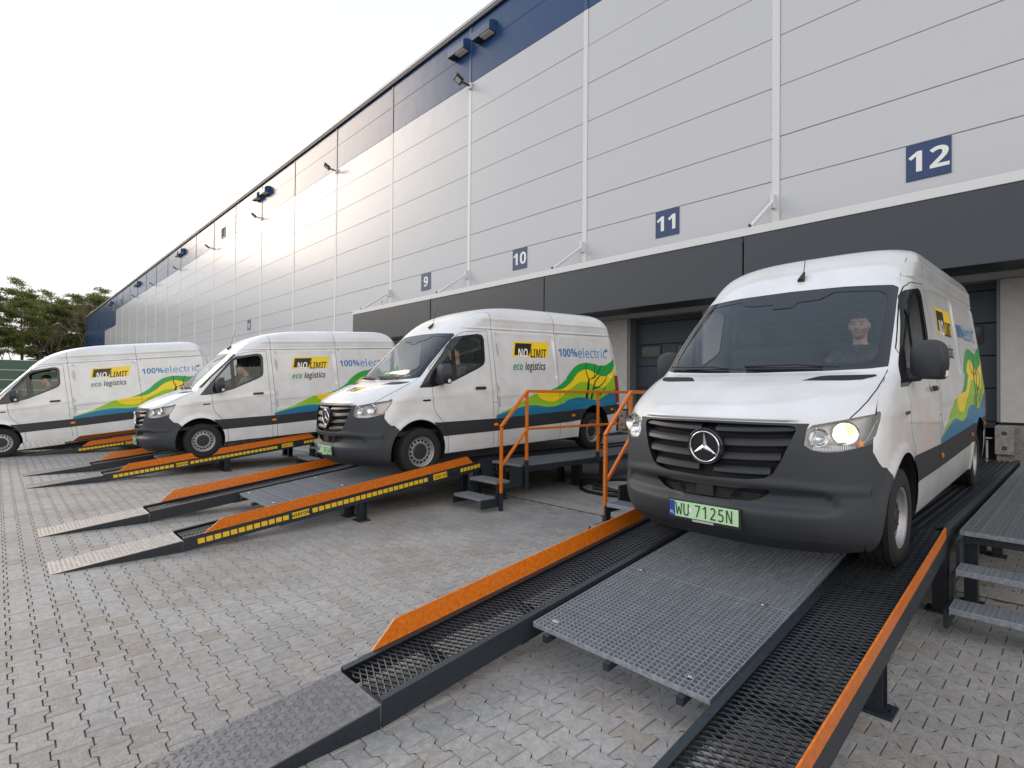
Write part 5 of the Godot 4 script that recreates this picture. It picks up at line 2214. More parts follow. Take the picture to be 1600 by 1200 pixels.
	b.box(Transform3D(Basis(Vector3.RIGHT, -0.3), Vector3(0.0, 1.42, -0.36)), Vector3(0.24, 0.14, 0.02), 0.006)
	b.bx(-0.62, -0.18, 1.385, 1.43, -0.30, -0.12, 0.015)
	VM["dash_screen"] = b.mesh()
	# steering wheel
	b = MB.new()
	var ring := []
	var SB := Basis(Vector3.RIGHT, -0.55)
	var sc := Vector3(0.45, 1.33, -0.54)
	for i in 33:
		var a := TAU * i / 32.0
		ring.append(sc + SB * Vector3(cos(a) * 0.195, sin(a) * 0.195, 0))
	b.tube(ring, 0.016, 8, false)
	for a in [0.0, PI, -PI / 2]:
		b.bar(sc, sc + SB * Vector3(cos(a) * 0.19, sin(a) * 0.19, 0), 0.03, 0.02, 0.006)
	b.box(Transform3D(SB, sc), Vector3(0.15, 0.12, 0.05), 0.02)
	b.tube([sc, sc + SB * Vector3(0, 0, 0.35)], 0.035, 8)
	VM["wheel_steer"] = b.mesh()
	# seats
	for k in [["seat_driver", 0.45, 0.52], ["seat_pass", -0.38, 0.94]]:
		b = MB.new()
		b.box(Transform3D(Basis(Vector3.RIGHT, -0.06), Vector3(k[1], 1.0, -0.95)), Vector3(k[2], 0.16, 0.54), 0.06)
		b.bx(k[1] - k[2] * 0.42, k[1] + k[2] * 0.42, 0.66, 0.93, -1.15, -0.75, 0.02)
		b.box(Transform3D(Basis(Vector3.RIGHT, -0.17), Vector3(k[1], 1.36, -1.25)), Vector3(k[2], 0.66, 0.14), 0.06)
		for hx in ([k[1]] if k[2] < 0.6 else [k[1] - 0.24, k[1] + 0.24]):
			b.box(Transform3D(Basis(Vector3.RIGHT, -0.12), Vector3(hx, 1.80, -1.315)), Vector3(0.27, 0.20, 0.09), 0.04)
			b.bar(Vector3(hx, 1.64, -1.30), Vector3(hx, 1.75, -1.31), 0.10, 0.03)
		VM[k[0]] = b.mesh()
	# wipers
	for k in [["wiper", [[0.62, 1.428], [0.30, 1.455], [0.02, 1.452], [-0.10, 1.450]]], ["wiper2", [[-0.12, 1.424], [-0.42, 1.455], [-0.72, 1.462], [-0.82, 1.464]]]]:
		b = MB.new()
		var pts := []
		for p in k[1]:
			var a := van_pt(0, Vector2(p[0] / lk(T_w, p[1]), p[1]))
			pts.append(a[0] + a[1] * 0.026)
		b.tube(pts, 0.0085, 6)
		var bl := []
		for q in 8:
			var p: Array = k[1][0]
			var e: Array = k[1][3]
			var x: float = lerpf(p[0] - 0.12, e[0], q / 7.0)
			var y: float = lerpf(1.440, 1.452, q / 7.0)
			var a := van_pt(0, Vector2(x / lk(T_w, y), y))
			bl.append(a[0] + a[1] * 0.010)
		b.tube(bl, 0.006, 5)
		VM[k[0]] = b.mesh()
	# aerial
	b = MB.new()
	var ap: Vector3 = van_pt(0, Vector2(0.06 / lk(T_w, 2.285), 2.285))[0]
	b.tube([ap + Vector3(0, -0.01, 0.03), ap + Vector3(0, 0.035, -0.015), ap + Vector3(0, 0.075, -0.055)], 0.032, 10, true, 0.012)
	VM["aerial_foot"] = b.mesh()
	b = MB.new()
	b.tube([ap + Vector3(0, 0.06, -0.04), ap + Vector3(0, 0.42, -0.16)], 0.0045, 6, true, 0.003)
	VM["aerial"] = b.mesh()
	# mirrors
	for s in [1.0, -1.0]:
		b = MB.new()
		b.bar(Vector3(s * 0.92, 1.375, -0.33), Vector3(s * 1.06, 1.39, -0.36), 0.10, 0.11, 0.03)
		VM["mirror_arm%d" % int(s)] = b.mesh()
		b = MB.new()
		var o := round_poly(P2([[-0.105, -0.145], [0.105, -0.155], [0.122, -0.03], [0.108, 0.105], [0.05, 0.15], [-0.075, 0.145], [-0.105, 0.08]]), 0.035)
		# the housing bulges forwards: shrinking slices of its outline
		var TT := Transform3D(Basis(Vector3.UP, s * -0.10), Vector3(s * 1.085, 1.495, -0.42))
		var slices := [[0.0, 1.0], [0.05, 1.0], [0.10, 0.94], [0.135, 0.82], [0.155, 0.58], [0.162, 0.2], [0.163, 0.0]]
		for q in slices.size() - 1:
			for i in o.size():
				var j := (i + 1) % o.size()
				var c4 := []
				for e in [[i, q], [j, q], [j, q + 1], [i, q + 1]]:
					var p2: Vector2 = o[e[0]] * slices[e[1]][1]
					c4.append(Vector3(p2.x * s, p2.y, slices[e[1]][0]))
				var nr := func(p: Vector3) -> Vector3: return (TT.basis * Vector3(p.x * 1.0, p.y, (p.z - 0.02) * (0.25 + 3.0 * float(p.z > 0.12)))).normalized()
				b.quad4(TT * c4[0], TT * c4[1], TT * c4[2], TT * c4[3], nr.call(c4[0]), nr.call(c4[1]), nr.call(c4[2]), nr.call(c4[3]))
		VM["mirror%d" % int(s)] = b.mesh()
		b = MB.new()
		b.prism(TT * Transform3D(Basis().scaled(Vector3(s * 0.93, 0.93, 1)), Vector3(0, 0, 0.002)), o, 0.004)
		VM["mirror_glass%d" % int(s)] = b.mesh()
		b = MB.new()
		b.box(TT * Transform3D(Basis(), Vector3(s * 0.108, -0.11, 0.035)), Vector3(0.03, 0.055, 0.05), 0.01)
		VM["mirror_lamp%d" % int(s)] = b.mesh()
	wheel_meshes()
	decal_meshes()


func rounded_at(cx: float, cy: float, w: float, h: float, r: float) -> PackedVector2Array:
	var p := rounded_rect(w, h, r, 3)
	for i in p.size():
		p[i] += Vector2(cx, cy)
	return p


var cut_poly := PackedVector2Array()


func side_front_cut() -> PackedVector2Array:
	# the part of the side's plane that already belongs to the front
	if cut_poly.is_empty():
		for y in grid(0.15, 2.67, 0.03):
			cut_poly.append(Vector2(split_front(y), y))
		cut_poly.append(Vector2(2.0, 2.67))
		cut_poly.append(Vector2(2.0, 0.15))
	return cut_poly


func wheel_meshes() -> void:
	# axis along x, outer face towards +x
	var T := Transform3D(Basis(Vector3(0, 1, 0), Vector3(1, 0, 0), Vector3(0, 0, -1)), Vector3.ZERO)
	var b := MB.new()
	var pr := [Vector2(0.212, 0.100), Vector2(0.226, 0.113), Vector2(0.250, 0.119), Vector2(0.285, 0.121), Vector2(0.318, 0.114), Vector2(0.340, 0.100), Vector2(0.349, 0.086)]
	for g in [0.055, 0.0, -0.055]:
		pr.append_array([Vector2(0.352, g + 0.022), Vector2(0.352, g + 0.007), Vector2(0.343, g + 0.005), Vector2(0.343, g - 0.005), Vector2(0.352, g - 0.007), Vector2(0.352, g - 0.022)])
	pr.append_array([Vector2(0.349, -0.086), Vector2(0.335, -0.105), Vector2(0.30, -0.119), Vector2(0.25, -0.117), Vector2(0.212, -0.10)])
	b.lathe(T, pr, 56)
	# tread blocks on the shoulders
	for k in 70:
		var a := TAU * k / 70.0
		var e := Vector3(0, cos(a), sin(a))
		for s in [1.0, -1.0]:
			b.box(Transform3D(Basis(Vector3(1, 0, 0), e, Vector3(0, -sin(a), cos(a))), e * 0.3455 + Vector3(s * 0.0885, 0, 0)), Vector3(0.026, 0.010, 0.021))
	VM["tyre"] = b.mesh()
	b = MB.new()
	b.lathe(T, [Vector2(0.205, 0.100), Vector2(0.222, 0.108), Vector2(0.2235, 0.100), Vector2(0.214, 0.094)], 48)
	b.lathe(T, [Vector2(0.2065, 0.101), Vector2(0.196, 0.082), Vector2(0.190, 0.060), Vector2(0.186, 0.058)], 48, true)
	# the dished ring with its row of holes
	var rs := [0.132, 0.148, 0.178, 0.1895]
	var hs := [0.066, 0.064, 0.058, 0.052]
	for k in 16:
		var a0 := TAU * k / 16.0
		for st in [[0, 1, 0.0, 1.0], [2, 3, 0.0, 1.0], [1, 2, 0.0, 0.42]]:
			for q in 4:
				var f0: float = lerpf(st[2], st[3], q / 4.0)
				var f1: float = lerpf(st[2], st[3], (q + 1) / 4.0)
				var c4 := []
				for e in [[st[0], f0], [st[1], f0], [st[1], f1], [st[0], f1]]:
					var a: float = a0 + TAU / 16.0 * e[1]
					c4.append(T * Vector3(cos(a) * rs[e[0]], hs[e[0]], sin(a) * rs[e[0]]))
				b.quad(c4[0], c4[1], c4[2], c4[3], (T.basis * Vector3(cos(a0) * 0.15, 1, sin(a0) * 0.15)).normalized())
	b.lathe(T, [Vector2(0.132, 0.066), Vector2(0.120, 0.070), Vector2(0.116, 0.060)], 40, true)
	VM["rim"] = b.mesh()
	b = MB.new()
	b.lathe(T, [Vector2(0.119, 0.055), Vector2(0.116, 0.070), Vector2(0.100, 0.077), Vector2(0.055, 0.078), Vector2(0.05, 0.084), Vector2(0, 0.086)], 36)
	for k in 6:
		var a := TAU * k / 6.0 + 0.3
		b.lathe(T * Transform3D(Basis(), Vector3(cos(a) * 0.086, 0.076, sin(a) * 0.086)), [Vector2(0.012, 0), Vector2(0.010, 0.006), Vector2(0, 0.007)], 8)
	VM["hub_cap"] = b.mesh()
	b = MB.new()
	b.lathe(T, [Vector2(0.0, 0.02), Vector2(0.21, 0.02), Vector2(0.21, -0.09)], 32)
	VM["wheel_back"] = b.mesh()


# ------------------------------------------------------------------ livery
func area_under(top: Array, bottom: Array) -> PackedVector2Array:
	# between two curves given from front (high z) to rear
	var p := smooth_line(top)
	var q := smooth_line(bottom)
	q.reverse()
	p.append_array(q)
	return p


func decal_meshes() -> void:
	var blue_t := [[-1.43, 0.80], [-1.72, 0.86], [-2.08, 0.925], [-2.33, 0.93], [-2.53, 0.895], [-2.72, 0.88], [-2.97, 0.91], [-3.22, 0.99], [-3.48, 1.02], [-3.72, 1.00], [-3.88, 0.965], [-4.11, 0.96], [-4.31, 1.03], [-4.66, 1.16]]
	var base := [[-1.43, 0.757], [-3.2, 0.787], [-4.66, 0.832]]
	var lime_t := [[-1.43, 0.81], [-1.83, 0.93], [-2.09, 1.03], [-2.36, 1.13], [-2.44, 1.07], [-2.54, 1.01], [-2.77, 0.97], [-2.97, 1.02], [-3.17, 1.15], [-3.30, 1.20], [-3.50, 1.29], [-3.70, 1.31], [-3.91, 1.26], [-4.13, 1.20], [-4.33, 1.23], [-4.57, 1.39], [-4.66, 1.50]]
	var yel_t := [[-2.36, 1.13], [-2.60, 1.165], [-2.81, 1.18], [-3.08, 1.20], [-3.35, 1.34], [-3.56, 1.49], [-3.79, 1.55], [-3.97, 1.51], [-4.19, 1.42], [-4.39, 1.42], [-4.56, 1.50], [-4.66, 1.62]]
	var yel_b := [[-2.36, 1.13], [-2.44, 1.07], [-2.54, 1.01], [-2.77, 0.97], [-2.97, 1.02], [-3.17, 1.15], [-3.30, 1.20], [-3.50, 1.29], [-3.70, 1.31], [-3.91, 1.26], [-4.13, 1.20], [-4.33, 1.23], [-4.57, 1.39], [-4.66, 1.50]]
	var gr_t := [[-2.60, 1.165], [-2.72, 1.18], [-2.90, 1.23], [-3.12, 1.34], [-3.36, 1.53], [-3.56, 1.64], [-3.81, 1.68], [-4.06, 1.65], [-4.25, 1.62], [-4.46, 1.65], [-4.66, 1.77]]
	var gr_b := [[-2.60, 1.165], [-2.81, 1.18], [-3.08, 1.20], [-3.35, 1.34], [-3.56, 1.49], [-3.79, 1.55], [-3.97, 1.51], [-4.19, 1.42], [-4.39, 1.42], [-4.56, 1.50], [-4.66, 1.62]]
	var gap := line_poly([[-2.965, 2.63], [-2.975, 0.785]], 0.008)
	var arch_r := ellipse(-3.93, 0.36, 0.455, 0.495)
	for k in [["blue", area_under(blue_t, base)], ["lime", area_under(lime_t, blue_t)], ["yellow", area_under(yel_t, yel_b)], ["green", area_under(gr_t, gr_b)]]:
		var b := MB.new()
		patch(b, 1, grid(-1.40, -4.66, 0.055), grid(0.70, 1.80, 0.045), [k[1]], [gap, arch_r], 0.0016)
		VM["wave_" + k[0]] = b.mesh()
	# the black tree
	var br := [[[[-3.72, 0.985], [-3.745, 1.09], [-3.79, 1.24], [-3.83, 1.38]], 0.075, 0.05], [[[-3.83, 1.38], [-3.795, 1.45], [-3.78, 1.53], [-3.80, 1.68]], 0.03, 0.016], [[[-3.83, 1.37], [-3.93, 1.38], [-4.04, 1.41], [-4.17, 1.52], [-4.27, 1.64]], 0.035, 0.016], [[[-4.02, 1.405], [-4.03, 1.50], [-4.08, 1.66]], 0.02, 0.014], [[[-3.86, 0.975], [-3.90, 1.09], [-3.94, 1.20], [-4.03, 1.33], [-4.19, 1.415]], 0.055, 0.018], [[[-3.94, 1.185], [-4.08, 1.20], [-4.22, 1.26], [-4.33, 1.34], [-4.40, 1.43]], 0.03, 0.014], [[[-4.10, 1.03], [-4.20, 1.10], [-4.31, 1.19]], 0.03, 0.016]]
	var b := MB.new()
	for q in br.size():
		var l := smooth_line(br[q][0])
		var p := PackedVector2Array()
		var back := []
		for i in l.size():
			var d := (l[mini(i + 1, l.size() - 1)] - l[maxi(i - 1, 0)]).normalized()
			var hw: float = lerpf(br[q][1], br[q][2], float(i) / (l.size() - 1)) / 2
			p.append(l[i] + Vector2(-d.y, d.x) * hw)
			back.push_front(l[i] - Vector2(-d.y, d.x) * hw)
		for w in back:
			p.append(w)
		var r := bounds(p)
		patch(b, 1, grid(r.position.x, r.end.x, 0.06), grid(r.position.y, r.end.y, 0.06), [p], [], 0.0026 + q * 0.0002)
	VM["wave_tree"] = b.mesh()
	# the name plate: a yellow slanted field, a black left half with ragged right edge, lettering
	var bold := SystemFont.new()
	bold.font_names = PackedStringArray(["Droid Sans"])
	bold.font_weight = 700
	var reg := SystemFont.new()
	reg.font_names = PackedStringArray(["Droid Sans"])
	var x0 := -1.935
	VM["logo_field"] = skin(1, P2([[-1.955, 2.04], [-2.815, 2.04], [-2.74, 1.775], [-1.885, 1.775]]), 0.0012, 0.06)
	VM["logo_black"] = skin(1, P2([[-1.985, 2.012], [-2.395, 2.012], [-2.355, 1.985], [-2.39, 1.985], [-2.345, 1.955], [-2.385, 1.955], [-2.33, 1.925], [-2.375, 1.925], [-2.32, 1.895], [-2.36, 1.895], [-2.305, 1.865], [-2.345, 1.865], [-2.29, 1.835], [-2.30, 1.803], [-1.935, 1.803]]), 0.0019, 0.05)
	VM["logo_no"] = skin_text("NO", Vector2(-2.015, 1.838), 0.150, bold, 0.20, 1, 0.78)
	VM["logo_limit"] = skin_text("LIMIT", Vector2(-2.315, 1.838), 0.150, bold, 0.20, 1, 0.70)
	VM["logo_eco"] = skin_text("eco", Vector2(-1.885, 1.608), 0.128, bold, 0.20, 1, 0.78)
	VM["logo_logistics"] = skin_text("logistics", Vector2(-2.165, 1.608), 0.132, bold, 0.20, 1, 0.70)
	VM["txt_100"] = skin_text("100%", Vector2(-3.045, 1.862), 0.150, bold, 0.0, 1, 1.0)
	VM["txt_electric"] = skin_text("electric", Vector2(-3.575, 1.862), 0.182, reg, 0.0, 1, 1.08)
	b = MB.new()
	for k in [ellipse(-4.465, 1.925, 0.028, 0.026, 14), line_poly([[-4.44, 1.925], [-4.40, 1.925]], 0.02), line_poly([[-4.47, 1.938], [-4.515, 1.945]], 0.012), line_poly([[-4.47, 1.912], [-4.515, 1.905]], 0.012)]:
		var r := bounds(k)
		patch(b, 1, grid(r.position.x, r.end.x, 0.06), grid(r.position.y, r.end.y, 0.06), [k], [], 0.0036)
	VM["txt_plug"] = b.mesh()
	# the same name on one van's bonnet
	b = MB.new()
	patch(b, 0, grid(-0.22, 0.22, 0.04), grid(1.24, 1.32, 0.01), [fx(V([[-0.21, 1.255], [0.19, 1.255], [0.21, 1.315], [-0.19, 1.315]]))], [], 0.0015)
	VM["bonnet_field"] = b.mesh()
	b = MB.new()
	patch(b, 0, grid(-0.22, 0.22, 0.04), grid(1.24, 1.32, 0.01), [fx(V([[-0.195, 1.261], [-0.01, 1.261], [0.0, 1.309], [-0.178, 1.309]]))], [], 0.0025)
	VM["bonnet_black"] = b.mesh()
	VM["bonnet_text"] = skin_text("NO", Vector2(-0.165, 1.267), 0.034, bold, 0.2, 0, 1.6)
	VM["bonnet_text2"] = skin_text("LIMIT", Vector2(0.015, 1.267), 0.034, bold, 0.2, 0, 1.35)


func make_van(label: String, pane := "pane") -> Node3D:
	var t := thing("van", label, "van", Vector3.ZERO, "white electric delivery vans leaving the docks")
	var body := obj("body", VM["front"], M.van_white, t)
	obj("left_side", VM["side1"], M.van_white, body)
	obj("right_side", VM["side-1"], M.van_white, body)
	obj("rear_end", VM["rear"], M.van_white, body)
	for k in 2:
		obj("shut_line", VM["hood_gap%d" % k], M.gap_black, body)
	for s in [1, -1]:
		var d := "%d" % s
		for k in VM["n_gaps"]:
			obj("shut_line", VM["gaps%d_%s" % [k, d]], M.gap_black, body)
		for k in ["f", "r"]:
			obj("wheel_housing", VM["arch" + k + d], M.gap_black, body)
		for k in ["a", "b", "c"]:
			obj("side_strip", VM["stripe" + k + d], M.stripe_grey, t)
		obj("rear_corner", VM["rbump" + d], M.stripe_grey, t)
		obj("tail_light", VM["tail" + d], M.tail_red, t)
		var wi := obj("side_window", VM["surround" + d], M.gloss_black, t)
		obj("quarter_pane", VM["quarter" + d], M.side_glass, wi)
		obj("pane", VM[pane + d], M.side_glass, wi)
		var dc := obj("door_card", VM["card" + d], M.cabin_dark, t)
		obj("lining", VM["lining" + d], M.headliner, dc)
		var h := obj("door_handle", VM["handle" + d], M.black_plastic, t)
		obj("handle_cup", VM["handle_cup" + d], M.van_white, h)
		obj("badge", VM["badge" + d], M.gloss_black, t)
		for k in 3:
			obj("side_marker", VM["marker%d_%s" % [k, d]], M.amber, t)
		var hl := obj("headlight", VM["lens" + d], M.lens, t)
		obj("bowl", VM["lamp_bowl" + d], M.rim_silver, hl)
		obj("reflector", VM["reflectors" + d], M.chrome, hl)
		obj("trim", VM["lamp_trim" + d], M.satin_chrome, hl)
		obj("turn_lamp", VM["turn" + d], M.amber, hl)
		obj("bulb", VM["bulb" + d], M.bulb, hl)
		var mi := obj("mirror", VM["mirror" + d], M.bumper_grey, t)
		obj("mirror_arm", VM["mirror_arm" + d], M.bumper_grey, mi)
		obj("mirror_glass", VM["mirror_glass" + d], M.chrome, mi)
		obj("mirror_lamp", VM["mirror_lamp" + d], M.lamp_glass, mi)
		var ve := obj("air_vent", VM["vent" + d], M.mesh_dark, t)
		obj("ribs", VM["vent" + d + "ribs"], M.black_plastic, ve, "stuff")
		for ax in [0.0, -3.924]:
			var w := obj("wheel", VM.tyre, M.tyre, t)
			w.transform = Transform3D(Basis() if s > 0 else Basis(Vector3.UP, PI), Vector3(s * 0.868, 0.352, ax))
			obj("rim", VM.rim, M.rim_silver, w)
			obj("hub_cap", VM.hub_cap, M.rim_dark, w)
			obj("wheel_back", VM.wheel_back, M.gap_black, w)
	var bp := obj("bumper", VM["bumper"], M.bumper_grey, t)
	var it := obj("lower_intake", VM["intake"], M.mesh_dark, bp)
	obj("intake_mesh", VM["intake_mesh"], M.black_plastic, bp, "stuff")
	obj("radar_cover", VM["radar"], M.black_plastic, bp)
	obj("undertray", VM["undertray"], M.gap_black, bp)
	it.name = "lower_intake"
	var g := obj("grille", VM["grille_back"], M.mesh_dark, t)
	obj("grille_rim", VM["grille_rim"], M.grille_black, g)
	for i in 4:
		for s in [1, -1]:
			obj("bar", VM["bar%d%d" % [i, s]], M.grille_black, g)
	var st := obj("star_emblem", VM["star_disc"], M.gloss_black, t)
	obj("star", VM["star"], M.chrome, st)
	var wsn := obj("windscreen", VM["windscreen"], M.glass, t)
	obj("dark_border", VM["frit"], M.gloss_black, wsn)
	obj("wiper", VM["wiper"], M.black_plastic, t)
	obj("wiper", VM["wiper2"], M.black_plastic, t)
	var ae := obj("aerial", VM["aerial"], M.black_plastic, t)
	obj("aerial_foot", VM["aerial_foot"], M.black_plastic, ae)
	var cb := obj("dashboard", VM["dash"], M.cabin_dark, t)
	obj("screen", VM["dash_screen"], M.gloss_black, cb)
	obj("steering_wheel", VM["wheel_steer"], M.cabin_dark, t)
	obj("seat", VM["seat_driver"], M.seat_cloth, t)
	obj("seat", VM["seat_pass"], M.seat_cloth, t)
	var bk := obj("bulkhead", VM["bulkhead"], M.cabin_dark, t)
	obj("rib", VM["bulkhead_ribs"], M.cabin_grey, bk, "stuff")
	obj("cab_floor", VM["cab_floor"], M.cabin_dark, t)
	obj("roof_lining", VM["front_lining"], M.headliner, t)
	obj("underbody", VM["underbody"], M.gap_black, t)
	# livery on the driver's side
	var wv := obj("wave_print", VM["wave_green"], M.wave_green, t)
	obj("yellow_wave", VM["wave_yellow"], M.wave_yellow, wv)
	obj("lime_wave", VM["wave_lime"], M.wave_lime, wv)
	obj("blue_wave", VM["wave_blue"], M.wave_blue, wv)
	obj("tree_print", VM["wave_tree"], M.logo_black, wv)
	var lg := obj("name_print", VM["logo_field"], M.logo_yellow, t)
	obj("black_field", VM["logo_black"], M.logo_black, lg)
	obj("lettering", VM["logo_no"], M.white_print, lg)
	obj("lettering", VM["logo_limit"], M.logo_black, lg)
	obj("lettering", VM["logo_eco"], M.logo_green, lg)
	obj("lettering", VM["logo_logistics"], M.logo_black, lg)
	var el := obj("electric_print", VM["txt_electric"], M.text_blue, t)
	obj("lettering", VM["txt_100"], M.text_navy, el)
	obj("plug", VM["txt_plug"], M.text_navy, el)
	return t


func add_plate(v: Node3D, txt: Array) -> void:
	var bold := SystemFont.new()
	bold.font_names = PackedStringArray(["Droid Sans Mono"])
	var z := front_z(0.27, 0.414) + 0.020
	var b := MB.new()
	b.bx(-0.275, 0.275, 0.414 - 0.082, 0.414 + 0.066, z - 0.02, z + 0.004, 0.004)
	var t := obj("number_plate", b.mesh(), M.black_plastic, v)
	b = MB.new()
	b.bx(-0.26, 0.26, 0.414 - 0.057, 0.414 + 0.057, z + 0.004, z + 0.008, 0.001)
	obj("face", b.mesh(), M.plate_green, t)
	b = MB.new()
	b.bx(-0.259, -0.216, 0.414 - 0.056, 0.414 + 0.056, z + 0.0082, z + 0.0092)
	obj("band", b.mesh(), M.plate_blue, t)
	b = MB.new()
	b.text(Transform3D(Basis(), Vector3(-0.2375, 0.414 - 0.030, z + 0.0105)), "PL", 0.022, bold, 0.0005)
	b.bx(-0.105, -0.082, 0.40, 0.433, z + 0.0085, z + 0.0095)
	obj("country", b.mesh(), M.white_print, t)
	b = MB.new()
	var x := -0.185
	for s in txt:
		for i in String(s).length():
			b.text(Transform3D(Basis().scaled(Vector3(0.82, 1.12, 1)), Vector3(x, 0.414, z + 0.0105)), String(s)[i], 0.078, bold, 0.0008)
			x += 0.0585
		x += 0.030
	obj("characters", b.mesh(), M.black_print, t)
	b = MB.new()
	b.bx(-0.08, 0.08, 0.414 - 0.078, 0.414 - 0.062, z + 0.004, z + 0.006)
	obj("holder_print", b.mesh(), M.coping, t)


# front axle centre, yaw, pitch (degrees)
const POSE := [[Vector3(-1.897, 0.872, 8.288), -0.2, 1.80], [Vector3(-7.70, 0.855, 8.46), 1.4, 2.1], [Vector3(-13.50, 0.676, 9.89), 1.6, 3.9], [Vector3(-19.36, 0.366, 12.87), 3.6, 6.5]]


func van_pose(i: int) -> Transform3D:
	var psi := deg_to_rad(POSE[i][1])
	var th := deg_to_rad(POSE[i][2])
	var f := Vector3(-sin(psi), 0, cos(psi))
	var l := Vector3(cos(psi), 0, sin(psi))
	var f2 := f * cos(th) - Vector3.UP * sin(th)
	var u := f2.cross(l).normalized()
	return Transform3D(Basis(l, u, f2), POSE[i][0] - u * 0.352)


func make_vans() -> void:
	van_meshes()
	var full := make_van("white electric van in the right foreground facing the camera, bearded driver behind its windscreen")
	full.transform = van_pose(0)
	add_plate(full, ["WU", "7125N"])
	for s in [1, -1]:      # its dipped beam is lit
		var li := OmniLight3D.new()
		li.name = "headlight_glow" if s > 0 else "headlight_glow_001"
		li.light_color = Color(1.0, 0.82, 0.55)
		li.light_energy = 0.0007
		li.light_size = 0.012
		li.omni_range = 40.0
		li.omni_attenuation = 2.0
		li.shadow_enabled = true
		add_child(li)
		li.position = full.transform * (VM["bulb_at%d" % s] + Vector3(0, 0, 0.016))
	var second := copy_of(full, "white electric van second from the right, on the ramp with pale worn wedges")
	second.transform = van_pose(1)
	second.get_node("number_plate").free()
	add_plate(second, ["WPI", "0636P"])
	for s in ["headlight/bulb", "headlight_001/bulb"]:
		second.get_node(s).material_override = M.lamp_glass
	var bn := obj("bonnet_print", VM["bonnet_field"], M.logo_yellow, second)
	obj("black_field", VM["bonnet_black"], M.logo_black, bn)
	obj("lettering", VM["bonnet_text"], M.white_print, bn)
	obj("lettering", VM["bonnet_text2"], M.logo_black, bn)
	var third := copy_of(second, "white electric van third from the right, its driver looking down behind a lowered window")
	third.transform = van_pose(2)
	third.get_node("bonnet_print").free()
	third.get_node("side_window/pane").mesh = VM["pane_low1"]
	var fourth := copy_of(third, "white electric van cut by the left edge, its front wheels down on the paving")
	fourth.transform = van_pose(3)


# ------------------------------------------------------------------ the drivers
func cap_d(p: Vector3, a: Vector3, b: Vector3, ra: float, rb: float) -> float:
	var ab := b - a
	var t := clampf((p - a).dot(ab) / ab.length_squared(), 0.0, 1.0)
	return p.distance_to(a + ab * t) - lerpf(ra, rb, t)


func ell_d(p: Vector3, c: Vector3, r: Vector3) -> float:
	var q := p - c
	var k0 := Vector3(q.x / r.x, q.y / r.y, q.z / r.z).length()
	var k1 := Vector3(q.x / (r.x * r.x), q.y / (r.y * r.y), q.z / (r.z * r.z)).length()
	return k0 * (k0 - 1.0) / maxf(k1, 0.0001)


func smin(a: float, b: float, k: float) -> float:
	var h := maxf(k - absf(a - b), 0.0) / k
	return minf(a, b) - h * h * k * 0.25


